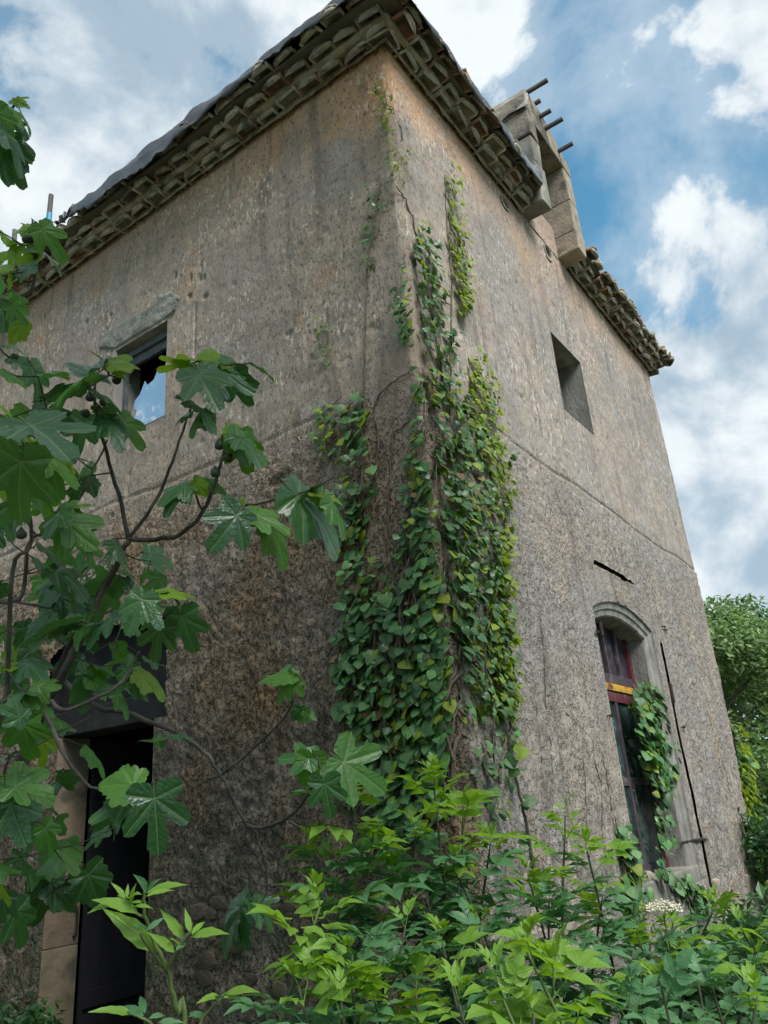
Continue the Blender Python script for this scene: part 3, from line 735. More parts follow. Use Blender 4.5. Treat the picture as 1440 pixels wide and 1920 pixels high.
def put_tile(side, u, prot, z, slope=0.0, yaw=0.0):
    me = RNG.choice(TILES)
    if side == 'R': ax = Vector((yaw, 1, slope)).normalized(); base = Vector((u, -prot, z))
    else: ax = Vector((1, yaw, slope)).normalized(); base = Vector((-prot, u, z))
    up = Vector((0, 0, 1)); yv = up.cross(ax).normalized(); zv = ax.cross(yv)
    mt = Matrix((ax, yv, zv)).transposed().to_4x4(); mt.translation = base
    s = RNG.uniform(0.93, 1.06); mt = mt @ Matrix.Rotation(RNG.uniform(-.10, .10), 4, 'X') @ Matrix.Diagonal((1, s * RNG.uniform(0.9, 1.05), RNG.uniform(0.8, 1.08), 1))
    link('tile', me, house, mt)
STEP = 0.25
for r in range(3):
    for side in 'RL':
        if r < 2: prot, z = (ROWS if side == 'R' else LROWS)[r]
        else: prot, z = (LIP if side == 'R' else LLIP)
        u = -prot + 0.13 + (STEP / 2 if r == 1 else 0.0); end = LEN_R + 0.02 if side == 'R' else 6.4
        while u < end + prot * (side == 'R') * 0.6:
            if not (side == 'R' and DORM[0] - 0.09 < u < DORM[1] + 0.09):
                sag = 0.012 * math.sin(u * 1.9 + r) + (0.0 if side == 'R' else 0.015 * math.sin(u * 0.8))
                put_tile(side, u + RNG.uniform(-.02, .02), prot + RNG.uniform(-.045, .020), z + sag + RNG.uniform(-.010, .010), 0.28 if r == 2 else RNG.uniform(-0.05, 0.10), RNG.uniform(-.16, .16))
            u += STEP * RNG.uniform(0.96, 1.04)
# a second roof course shows above the bare stretch of eaves right of the dormer
u = 3.85
while u < 6.95:
    put_tile('R', u, 0.20 + RNG.uniform(-.03, .03), 7.64 + RNG.uniform(-.01, .02), 0.30, RNG.uniform(-.12, .12)); u += 0.235
put_tile('R', 6.98, 0.31, 7.53, 0.2, -0.55)
# mortar bedding behind the tile mouths, one course per row
def course(name, side, u0, u1, p, pl, z0, z1, seed, mat=MAT_MORTAR):
    """strip from the wall out to p, mitred towards the corner"""
    m = MB(); n = max(2, int((u1 - u0) / 0.05)); prof = [(0.06, z0), (p * 0.75, z0 - 0.004), (p - 0.012, z0 + 0.012), (p - 0.02, z1 - 0.02), (p - 0.05, z1), (-0.2, z1)]
    for i in range(n + 1):
        u = u0 + (u1 - u0) * i / n
        for k, (q, z) in enumerate(prof):
            j = 0.016 * (float(vnoise(np.array(u * 12.0), np.array(k * 3.7), seed)) - 0.5) if 0 < k < 5 else 0
            qq = q + j; zz_ = z + j * 0.8
            uu = max(u, -q * (pl / p if side == 'R' else pl / p)) if q > 0 else max(u, 0.0)
            m.v.append((uu, -qq, zz_) if side == 'R' else (-qq, uu, zz_))
    L = len(prof)
    for i in range(n):
        for k in range(L - 1):
            q = (i * L + k, i * L + k + 1, (i + 1) * L + k + 1, (i + 1) * L + k)
            m.f.append(q if side == 'L' else tuple(reversed(q)))
    m.f.append(tuple(range(L))); m.f.append(tuple(n * L + k for k in reversed(range(L))))
    return m.build(name, mat, house)
for r in range(2):
    z0 = ROWS[r][1] - 0.012; z1 = z0 + 0.092
    course('mortar_course', 'R', -LROWS[r][0], DORM[0] + 0.02, ROWS[r][0] - 0.075, LROWS[r][0] - 0.075, z0, z1, 21 + r)
    course('mortar_course', 'R', DORM[1] - 0.02, LEN_R + 0.03, ROWS[r][0] - 0.075, LROWS[r][0] - 0.075, z0, z1, 23 + r)
    course('mortar_course', 'L', -ROWS[r][0], 6.5, LROWS[r][0] - 0.075, ROWS[r][0] - 0.075, z0, z1, 25 + r)
# hipped roof deck
b = MB(); zl = LIP[1] - 0.004; ri = 1.15
b.add([(-0.30, 0.02, zl), (7.0, 0.02, zl), (7.0, 7.2, zl), (-0.30, 7.2, zl), (3.3, 3.3, zl + ri), (3.3, 3.7, zl + ri),
       (-0.30, 0.02, zl + 0.035), (7.0, 0.02, zl + 0.035), (7.0, 7.2, zl + 0.035), (-0.30, 7.2, zl + 0.035)],
      [(3, 2, 1, 0), (6, 7, 4), (7, 8, 5, 4), (8, 9, 5), (9, 6, 4, 5), (0, 1, 7, 6), (1, 2, 8, 7), (2, 3, 9, 8), (3, 0, 6, 9)])
b.box((-0.30, -0.235, zl), (2.43, 0.018, zl + 0.03)); b.box((3.67, -0.235, zl), (7.0, 0.018, zl + 0.03))
b.build('roof', MAT_ROOF, house)

# --- stone dormer
dm = empty('dormer', (3.05, -0.1, 7.4), house)
PD = 0.275
def block(x0, x1, y0, y1, z0, z1, mat=MAT_STONE, jit=0.012, name='stone_block'):
    m = MB(); m.box((x0, y0, z0), (x1, y1, z1), jit); return m.build(name, mat, dm, bevel=0.014)
block(2.44, 2.665, -PD, 0.25, 7.405, 7.93, MAT_STONE_DK)
block(2.445, 2.66, -PD + 0.004, 0.25, 7.935, 8.31, MAT_STONE_DK)
block(2.442, 2.662, -PD, 0.25, 8.315, 8.66)
block(3.42, 3.665, -PD, 0.25, 7.395, 7.66)
block(3.425, 3.66, -PD + 0.005, 0.25, 7.665, 8.10)
block(3.42, 3.665, -PD, 0.25, 8.105, 8.60)
# lintel with a raked underside and broken gable top
m = MB()
prof = [(2.44, 8.665), (2.60, 8.60), (3.34, 8.605), (3.665, 8.605), (3.68, 8.76), (3.45, 8.86), (3.2, 8.93), (2.95, 9.0), (2.72, 9.06), (2.50, 9.02), (2.44, 8.9)]
n = len(prof)
m.add([(x + RNG.uniform(-.01, .01), -PD + RNG.uniform(-.008, .008), z) for x, z in prof] + [(x, 0.25, z) for x, z in prof],
      [tuple(range(n)), tuple(reversed(range(n, 2 * n)))] + [((i + 1) % n, i, n + i, n + (i + 1) % n) for i in range(n)])
m.build('stone_lintel', MAT_STONE, dm, bevel=0.012)
b = MB(); b.box((2.66, 0.19, 7.42), (3.42, 0.22, 8.60)); b.build('shutter_board', MAT_INSIDE, dm)
b = MB(); b.box((2.664, -0.012, 7.38), (3.42, 0.12, 7.82), 0.004); b.build('dormer_apron', MAT_WALL, dm)
# dormer cheeks and its little roof
b = MB(); b.box((2.46, 0.251, 7.6), (2.60, 1.9, 8.62)); b.build('cheek', MAT_WALL, dm)
b = MB(); b.box((3.50, 0.251, 7.6), (3.64, 1.9, 8.58)); b.build('cheek', MAT_WALL, dm)
b = MB(); b.add([(2.38, 0.26, 8.66), (3.74, 0.26, 8.62), (3.74, 2.2, 8.72), (2.38, 2.2, 8.76), (2.38, 0.26, 8.70), (3.74, 0.26, 8.66), (3.74, 2.2, 8.76), (2.38, 2.2, 8.80)],
               [(0, 3, 2, 1), (4, 5, 6, 7), (0, 1, 5, 4), (1, 2, 6, 5), (2, 3, 7, 6), (3, 0, 4, 7)]); b.build('dormer_roof', MAT_ROOF, dm)
def batten(p0, p1, w=0.045, h=0.03):
    m = MB(); p0, p1 = Vector(p0), Vector(p1); t = (p1 - p0).normalized(); sx = t.cross(Vector((0, 0, 1))).normalized() * w / 2; sz = sx.normalized().cross(t) * h / 2
    vs = [p + a * sx + c * sz for p in (p0, p1) for a, c in ((-1, -1), (1, -1), (1, 1), (-1, 1))]
    m.add(vs, [(0, 3, 2, 1), (4, 5, 6, 7), (0, 1, 5, 4), (1, 2, 6, 5), (2, 3, 7, 6), (3, 0, 4, 7)])
    return m.build('batten', MAT_WOOD, dm)
q = lambda x, y: (860 + x / 3.6, 100 + y / 3.6)
for (a, c, ya, yb) in ((q(215, 415), q(600, 180), 0.30, -0.52), (q(520, 335), q(552, 318), -0.2, -0.33), (q(560, 415), q(622, 385), -0.16, -0.42), (q(600, 500), q(702, 442), -0.1, -0.50), (q(680, 660), q(770, 608), -0.1, -0.46)):
    P1 = on_right(*c, yb); P0 = P1 + Vector((0, 1, 0.0)) * (ya - yb + 0.6)
    batten(P0, P1)
rag = MB()
for k in range(9):
    t = k / 8
    for j in range(4):
        rag.v.append((2.415 - 0.03 * math.sin(j * 2 + k) + 0.02 * j, -PD - 0.02 + 0.75 * t + RNG.uniform(-.02, .02), 8.66 + 0.09 * j + 0.30 * (1 - t) * 0 + RNG.uniform(-.03, .03)))
for k in range(8):
    for j in range(3): rag.f.append((k * 4 + j, k * 4 + j + 1, (k + 1) * 4 + j + 1, (k + 1) * 4 + j))
rg = rag.build('torn_sheet', MAT_RAG, dm, True); sm = rg.modifiers.new('solid', 'SOLIDIFY'); sm.thickness = 0.006

# ------------------------------------------------------------------ tarpaulin over the eaves
tp = MB()
path = []
for s in np.linspace(3.75, 0.0, 76): path.append((-1, s))
for s in np.linspace(0.04, 2.40, 50): path.append((1, s))
PROF = 9
for i, (sd, s) in enumerate(path):
    u = i * 0.05
    hang = (0.035 if sd < 0 else -0.01) + 0.10 * float(vnoise(np.array(u * 1.3), np.array(0.5), 5)) + (0.07 * math.exp(-((s - 2.6) / 0.9) ** 2) if sd < 0 else 0.02 + 0.05 * math.exp(-((s - 1.9) / 0.6) ** 2))
    if sd < 0 and s > 3.3: hang *= (3.9 - s) / 0.6 + 0.15 * RNG.random()
    lp = LLIP[0] + 0.012 if sd < 0 else LIP[0]; lz = 7.545 + (0.150 if sd < 0 else 0.125)
    prof = [(-0.55, lz + 0.26), (-0.30, lz + 0.17), (-0.08, lz + 0.09), (lp * 0.55, lz + 0.035), (lp - 0.01, lz - 0.004), (lp + 0.010, lz - 0.014), (lp + 0.014, lz - 0.018 - hang * 0.5), (lp + 0.020, lz - 0.02 - hang), (lp + 0.012 + 0.02 * RNG.random(), lz - 0.03 - hang - 0.03 * RNG.random())]
    for k, (p_, z_) in enumerate(prof):
        wob = 0.085 * (float(fbm(np.array(u * 2.2), np.array(k * 0.8), 1.9, 9, 4)) - 0.5)
        z_ += wob + 0.01 * math.sin(u * 1.1); p_ += wob * 0.7 * (k > 4)
        cut = max(s, -p_)
        along = s if p_ <= 0 else (s - p_ * max(0, 1 - s / 0.25) if s < 0.25 else s)
        if p_ < 0: along = max(s, -p_)
        tp.v.append((-p_, along, z_) if sd < 0 else (along, -p_, z_))
for i in range(len(path) - 1):
    for k in range(PROF - 1): tp.f.append((i * PROF + k, i * PROF + k + 1, (i + 1) * PROF + k + 1, (i + 1) * PROF + k))
o = tp.build('tarpaulin', MAT_TARP, None, True)
o.modifiers.new('solid', 'SOLIDIFY').thickness = 0.006
tag(o, 'dark plastic tarpaulin draped over the roof edge around the top corner', 'tarpaulin')
# crumpled loose end of the sheet
m = MB()
for i in range(14):
    for j in range(5):
        p = Vector((-LLIP[0] - 0.02 + 0.03 * j, 3.72 + 0.028 * i, 7.67 + 0.05 * math.sin(i * 1.1 + j) * (1 - i / 18) + 0.03 * j)); m.v.append(p + Vector((RNG.uniform(-.02, .02), RNG.uniform(-.01, .01), RNG.uniform(-.02, .03))))
for i in range(13):
    for j in range(4): m.f.append((i * 5 + j, i * 5 + j + 1, (i + 1) * 5 + j + 1, (i + 1) * 5 + j))
o = m.build('crumpled_plastic_sheet', MAT_TARP); o.modifiers.new('solid', 'SOLIDIFY').thickness = 0.006
tag(o, 'crumpled scrap of dark plastic at the left end of the roof tarpaulin', 'plastic sheet')
# poles standing on the roof
def pole(px0, py0, px1, py1, x, label, r=0.028, blue=None):
    a = on_left(px0, py0, x); c = on_left(px1, py1, x); c.x = a.x; c.y = a.y + (c.y - a.y)
    base = empty('pole', a)
    m = MB(); m.tube([a, a.lerp(c, 0.5), c], [r, r, r], 8); m.build('shaft', MAT_WOOD, base)
    if blue:
        m = MB(); m.tube([a.lerp(c, blue[0]), a.lerp(c, blue[1])], r * 1.08, 8); m.build('blue_band', MAT_BLUE, base)
    tag(base, label, 'pole', 'poles standing up from the roof'); return base
pole(86, 470, 96, 366, -0.1, 'grey pole with a bright blue band above the far left eaves', 0.03, (0.40, 0.66))
pole(22, 520, 28, 432, -0.1, 'short plain grey pole at the far left, almost hidden by fig leaves', 0.03)
pole(697, 40, 655, -22, -0.15, 'left one of two dark sticks poking past the roof corner', 0.022)
pole(712, 34, 676, -20, -0.15, 'right one of two dark sticks poking past the roof corner', 0.022)
m = MB(); m.box((-0.11, -0.07, -0.03), (0.11, 0.07, 0.035), 0.02)
o = link('flat_rock', m.data('flat_rock', MAT_STONE), None, Matrix.Translation((2.92, 0.10, 0.965))); bv = o.modifiers.new('bevel', 'BEVEL'); bv.width = 0.03; bv.segments = 3
tag(o, 'pale flat rock lying on the sill of the arched window', 'rock')

# ------------------------------------------------------------------ leaf shapes
def fig_leaf(name, mat, lobes, sinus, bend, fold, seed):
    r = random.Random(seed); K = 60; m = MB(); m.v.append((0, 0, 0))
    ctrl = [(0, 1.0)]
    l0, l1, l2 = lobes; s0, s1 = sinus
    keys = [(0, l0), (8, l0 * 0.97), (15, l0 * 0.86), (21, s0 + 0.10), (26, s0), (31, s0 + 0.08), (38, l1 * 0.86), (46, l1 * 0.98), (53, l1), (62, l1 * 0.93), (70, l1 * 0.72), (77, s1 + 0.04), (83, s1), (92, l2 * 0.86), (106, l2), (125, l2 * 0.93), (145, l2 * 0.66), (165, 0.30), (180, 0.08)]
    def rad(a):
        a = abs(a)
        for (a0, r0), (a1, r1) in zip(keys, keys[1:]):
            if a0 <= a <= a1:
                t = (a - a0) / (a1 - a0); t = t * t * (3 - 2 * t); return r0 * (1 - t) + r1 * t
        return 0.05
    for ring in (0.5, 1.0):
        for k in range(K):
            a = -180 + 360 * (k + 0.5) / K; R = rad(a) * ring
            if ring == 1.0: R *= 1 + 0.018 * (1 if k % 2 else -1) + r.uniform(-.015, .015)
            x, y = R * math.cos(math.radians(a)), R * math.sin(math.radians(a))
            vein = min(abs(abs(a) - v) for v in (0, 50, 108)) / 26
            z = -bend * (x * abs(x) * 0.9) - fold * abs(y) * abs(y) + 0.055 * ring * min(vein, 1) * rad(a) + 0.05 * math.sin(x * 7 + seed) * y + r.uniform(-.012, .012)
            m.v.append((x, y, z))
    for k in range(K):
        k2 = (k + 1) % K
        m.f.append((0, 1 + k, 1 + k2)); m.f.append((1 + k, 1 + K + k, 1 + K + k2, 1 + k2))
    m.tube([(-0.34, 0, 0.03), (-0.15, 0, 0.005), (0.0, 0, -0.012)], [0.014, 0.013, 0.012], 4, False)
    return m.data(name, mat, True)
FIGV = {}
for key, mt in (('D', FIG_D), ('M', FIG_M), ('B', FIG_B)):
    FIGV[key] = [fig_leaf('leaf', mt, (1.0, 0.80, 0.56), (0.50, 0.44), 0.30, 0.10, 1), fig_leaf('leaf', mt, (1.0, 0.70, 0.46), (0.58, 0.44), 0.45, 0.55, 2),
                 fig_leaf('leaf', mt, (1.0, 0.84, 0.60), (0.38, 0.36), 0.18, -0.15, 3), fig_leaf('leaf', mt, (1.0, 0.78, 0.58), (0.72, 0.60), 0.35, 0.15, 4), fig_leaf('leaf', mt, (1.0, 0.74, 0.50), (0.46, 0.40), 0.75, 0.30, 5), fig_leaf('leaf', mt, (0.9, 0.82, 0.56), (0.55, 0.45), -0.15, 0.60, 6)]


def frame_from(axis, normal):
    x = axis.normalized(); z = normal - x * normal.dot(x)
    if z.length < 1e-4: z = x.orthogonal()
    z.normalize(); y = z.cross(x); return Matrix((x, y, z)).transposed().to_4x4()


def put_leaf(name, me, parent, base, axis, normal, size, sy=1.0):
    m = frame_from(axis, normal) @ Matrix.Diagonal((size, size * sy, size, 1)); m.translation = base
    return link(name, me, parent, m)

# ------------------------------------------------------------------ fig tree
fig_root = Vector((-1.55, 1.9, 0.0))
fig = empty('fig_tree', fig_root)
tag(fig, 'fig tree with large lobed leaves and dark figs in front of the doorway', 'tree')
c3 = lambda x, y: (x * 0.3889, 520 + y * 0.3889)
c5 = lambda x, y: (x * 0.3889, 1000 + y * 0.3889)
c6 = lambda x, y: (x * 0.5, 1400 + y * 0.5)
c7 = lambda x, y: (540 + x * 0.3889, 1200 + y * 0.3889)
c8 = lambda x, y: (x * 0.2865, 150 + y * 0.2865)
FIG_NODES = []
def branch(pts, r0, r1, parent, mat=MAT_BARK, name='branch', n=5, seg=6):
    P = smooth_path(pts, n); L = len(P)
    if parent is fig: FIG_NODES.extend(p.copy() for p in P)
    P = [p + Vector((RNG.uniform(-1, 1), RNG.uniform(-1, 1), RNG.uniform(-1, 1))) * min(0.006, r0 * 0.35) for p in P]
    m = MB(); m.tube(P, [r0 + (r1 - r0) * (i / (L - 1)) for i in range(L)], seg); return m.build(name, mat, parent, True)
fork = at(241, 1012, 2.75)
branch([fig_root + Vector((0.0, 0, -0.05)), at(-60, 1700, 3.0), at(30, 1450, 2.9), at(100, 1300, 2.85), at(183, 1128, 2.8), at(218, 1058, 2.77), fork], 0.0210, 0.0085, fig, name='trunk', seg=8)
branch([fork, at(*c3(570, 1040), 2.75), at(*c3(500, 800), 2.72), at(*c3(460, 620), 2.7), at(*c3(455, 470), 2.7)], 0.0086, 0.0047, fig)
branch([fork, at(*c3(760, 1060), 2.75), at(*c3(830, 890), 2.72), at(*c3(880, 740), 2.7), at(*c3(930, 600), 2.65)], 0.0078, 0.0039, fig)
branch([fork, at(*c3(780, 1260), 2.7), at(*c3(880, 1230), 2.6), at(*c3(980, 1130), 2.55), at(*c3(1050, 950), 2.5), at(*c3(1090, 800), 2.5)], 0.0094, 0.0047, fig)
branch([at(*c3(980, 1130), 2.55), at(*c3(940, 1040), 2.55), at(*c3(950, 1000), 2.55)], 0.0047, 0.0031, fig)
branch([at(*c3(1080, 1095), 2.5), at(*c3(1180, 1100), 2.5), at(*c3(1450, 1040), 2.5), at(*c3(1620, 960), 2.45)], 0.0055, 0.0031, fig)
branch([at(-40, 1480, 2.4), at(10, 1300, 2.4), at(*c5(60, 180), 2.3), at(*c3(150, 1270), 2.3), at(*c3(95, 830), 2.1)], 0.0086, 0.0047, fig)
branch([at(*c5(0, 330), 2.6), at(*c5(110, 290), 2.6), at(*c5(150, 30), 2.6), at(*c3(310, 1190), 2.6), at(*c3(520, 780), 2.65)], 0.0094, 0.0031, fig)
branch([at(*c5(70, 330), 2.6), at(*c5(180, 350), 2.6), at(*c5(280, 370), 2.65)], 0.0047, 0.0023, fig)
branch([at(20, 1560, 2.5), at(*c5(200, 850), 2.5), at(*c5(330, 850), 2.5), at(*c5(560, 740), 2.55), at(*c5(640, 640), 2.6), at(*c5(670, 570), 2.6)], 0.0094, 0.0031, fig)
branch([at(*c5(200, 850), 2.5), at(*c5(240, 910), 2.5), at(*c5(300, 1050), 2.45), at(*c5(440, 1220), 2.4), at(*c6(500, 150), 2.35)], 0.0078, 0.0039, fig)
branch([at(20, 1180, 3.4), at(*c5(430, 815), 3.3), at(*c5(600, 860), 3.3), at(*c5(850, 960), 3.3), at(*c5(980, 1050), 3.3), at(*c5(1060, 1160), 3.3), at(*c6(850, 150), 3.3), at(*c6(920, 290), 3.3), at(*c6(965, 340), 3.35), at(*c6(1000, 520), 3.4), at(*c6(960, 620), 3.4)], 0.0133, 0.0031, fig)
branch([at(*c6(780, 118), 3.3), at(*c6(830, 105), 3.3), at(*c5(1250, 1010), 3.2), at(*c5(1390, 860), 3.1), at(*c5(1420, 720), 3.0)], 0.0078, 0.0031, fig)
branch([at(*c6(925, 300), 3.3), at(*c6(1000, 300), 3.2), at(*c6(1100, 250), 3.1), at(*c6(1180, 130), 3.0), at(*c7(110, 575), 2.9)], 0.0094, 0.0039, fig)
branch([at(*c6(1080, 280), 3.1), at(*c6(1190, 340), 3.1), at(*c6(1260, 400), 3.1)], 0.0047, 0.0023, fig)
branch([at(-40, 760, 2.9), at(*c8(0, 1530), 2.9), at(*c8(200, 1400), 2.9), at(*c8(230, 1200), 2.9), at(*c8(220, 1050), 2.9)], 0.0094, 0.0039, fig)
branch([at(*c8(210, 1320), 2.9), at(*c8(140, 1310), 2.9), at(*c8(60, 1240), 2.9)], 0.0047, 0.0023, fig)
branch([at(-60, 260, 2.4), at(*c8(0, 230), 2.4), at(*c8(60, 200), 2.4), at(*c8(110, 150), 2.4)], 0.0062, 0.0031, fig)
branch([at(-20, 1600, 2.5), at(*c5(30, 1110), 2.5), at(*c5(110, 1060), 2.5), at(*c5(440, 880), 2.7)], 0.0047, 0.0023, fig)
branch([at(*c5(270, 690), 3.0), at(*c5(340, 520), 3.0), at(*c5(420, 400), 2.9), at(*c5(560, 150), 2.8)], 0.0125, 0.0078, fig)

# leaf list: (petiole pixel, tip pixel, depth, kind, shape, tip depth change, how far the face turns to the lens 0..1)
FL = []
def F(cf, rows):
    for (bx, by, tx, ty, d, k, s, dd, face) in rows: FL.append((cf(bx, by), cf(tx, ty), d, k, s, dd, face))
F(c3, [(100, 890, 60, 1240, 1.7, 'D', 0, 0.05, .9), (390, 500, 170, 620, 2.5, 'M', 1, .05, .45), (440, 470, 365, 350, 2.75, 'D', 3, .1, .5), (480, 410, 330, 470, 2.6, 'D', 1, -.1, .2),
       (545, 425, 690, 405, 2.6, 'B', 3, .05, .5), (550, 440, 640, 325, 2.65, 'B', 3, .05, .8), (550, 450, 500, 340, 2.7, 'D', 1, .1, .6), (480, 560, 690, 660, 2.6, 'D', 1, .0, .35),
       (520, 690, 600, 800, 2.6, 'D', 1, -.1, .3), (590, 700, 725, 840, 2.65, 'M', 0, .0, .7), (500, 640, 560, 700, 2.7, 'D', 3, .1, .5), (930, 395, 830, 365, 2.6, 'B', 3, .05, .5), (890, 420, 750, 440, 2.6, 'B', 1, .05, .3),
       (1010, 400, 1000, 300, 2.6, 'B', 3, .05, .8), (1020, 400, 1195, 380, 2.65, 'B', 1, .1, .5), (1000, 430, 1110, 375, 2.6, 'D', 1, .0, .4), (960, 470, 1050, 610, 2.5, 'D', 3, -.12, .55), (1000, 470, 1130, 570, 2.55, 'D', 0, -.05, .6),
       (925, 470, 885, 575, 2.65, 'M', 3, .0, .6), (1080, 460, 1250, 590, 2.65, 'D', 0, .05, .7), (1140, 470, 1190, 660, 2.7, 'D', 1, .05, .6), (1240, 430, 1360, 490, 2.7, 'D', 3, .05, .6), (1090, 420, 1250, 470, 2.75, 'D', 3, .1, .7),
       (985, 660, 880, 755, 2.6, 'M', 1, .0, .5), (1010, 665, 1000, 755, 2.6, 'M', 3, .0, .7), (940, 610, 1090, 690, 2.55, 'D', 1, -.1, .2), (915, 655, 805, 690, 2.6, 'D', 1, -.05, .1),
       (1115, 765, 1260, 785, 2.5, 'B', 3, .05, .5), (1140, 790, 1335, 890, 2.5, 'M', 0, .05, .6), (1150, 785, 1210, 960, 2.55, 'M', 1, .0, .6), (1130, 770, 1170, 690, 2.55, 'B', 3, .05, .6), (1160, 780, 1300, 850, 2.45, 'D', 1, -.1, .3),
       (890, 1005, 735, 1060, 2.5, 'D', 1, -.1, .25), (885, 1020, 765, 1110, 2.5, 'D', 1, -.1, .3), (950, 995, 1000, 1060, 2.5, 'B', 3, .0, .7), (965, 990, 1105, 1020, 2.55, 'M', 3, .0, .5),
       (1140, 1150, 1005, 1340, 2.3, 'D', 0, -.1, .95), (1235, 1150, 1450, 1215, 2.35, 'M', 0, .0, .6), (1235, 1160, 1310, 1230, 2.4, 'M', 3, .0, .6), (1150, 1095, 1185, 1050, 2.45, 'B', 3, .0, .6), (1310, 1220, 1425, 1405, 2.4, 'M', 1, .0, .65),
       (60, 760, -10, 640, 2.3, 'B', 0, .1, .6), (40, 740, 120, 670, 2.3, 'B', 3, .1, .6), (100, 790, -20, 760, 2.3, 'M', 0, .0, .5), (150, 715, 350, 830, 2.2, 'D', 1, -.15, .3), (200, 850, 430, 1000, 2.4, 'M', 0, .0, .6),
       (170, 800, 440, 890, 2.45, 'B', 1, .05, .4), (310, 1180, 505, 1345, 2.5, 'M', 0, .0, .7), (290, 1150, 180, 1230, 2.4, 'D', 1, -.1, .3), (140, 740, 80, 660, 2.5, 'D', 3, .1, .5), (260, 650, 390, 730, 2.6, 'D', 0, .0, .5), (200, 640, 265, 630, 2.5, 'D', 1, -.1, .2),
       (330, 1110, 470, 1080, 2.55, 'B', 1, .05, .3), (360, 1130, 520, 1220, 2.6, 'M', 1, .05, .4), (250, 900, 300, 1100, 2.5, 'M', 1, .0, .6), (90, 1080, 30, 1260, 2.3, 'D', 3, .0, .7), (430, 980, 470, 1060, 2.8, 'D', 3, .0, .6), (380, 1010, 350, 1130, 2.8, 'D', 1, .0, .5)])
F(c8, [(100, 140, 210, 165, 2.4, 'B', 3, .0, .6), (115, 140, 170, 75, 2.4, 'B', 1, .0, .7), (112, 150, 115, 95, 2.4, 'B', 1, .0, .6), (0, 200, 75, 290, 2.35, 'M', 1, .0, .4), (60, 240, 215, 370, 2.35, 'D', 0, .0, .6), (80, 400, 190, 600, 2.3, 'D', 0, .0, .8),
       (60, 430, 95, 715, 2.3, 'D', 1, .0, .6), (0, 330, 70, 400, 2.35, 'D', 1, .0, .6), (20, 490, 10, 610, 2.4, 'B', 1, .0, .6), (140, 215, 258, 375, 2.4, 'M', 1, .0, .1), (20, 250, 100, 200, 2.4, 'M', 3, .0, .5), (-30, 420, 40, 560, 2.3, 'D', 0, .0, .7),
       (180, 985, 90, 940, 2.9, 'B', 3, .05, .6), (190, 975, 205, 910, 2.9, 'B', 3, .05, .7), (250, 940, 390, 1010, 2.85, 'M', 1, .0, .3), (280, 980, 440, 1155, 2.8, 'M', 0, .0, .6), (110, 1070, 45, 1050, 2.9, 'B', 3, .05, .6), (205, 1080, 150, 1140, 2.9, 'B', 3, .0, .6),
       (230, 1100, 260, 1215, 2.9, 'B', 1, .0, .5), (240, 1090, 310, 1115, 2.9, 'B', 3, .0, .5), (290, 1130, 380, 1240, 2.9, 'D', 1, -.1, .2), (200, 1230, 30, 1290, 2.8, 'D', 0, .0, .6), (70, 1290, 80, 1390, 2.8, 'B', 3, .0, .6), (0, 1250, 60, 1170, 2.8, 'B', 3, .05, .6),
       (20, 1480, 50, 1660, 2.6, 'D', 0, .0, .7), (80, 1480, 175, 1610, 2.6, 'M', 0, .0, .7), (-20, 1400, 130, 1510, 2.65, 'M', 0, .05, .5), (30, 1740, 175, 1720, 2.6, 'M', 1, .0, .5), (90, 1830, 210, 1890, 2.6, 'D', 0, .0, .6), (-10, 1300, 30, 1400, 2.7, 'M', 3, .0, .6), (-10, 1180, 40, 1100, 2.7, 'B', 3, .0, .6)])
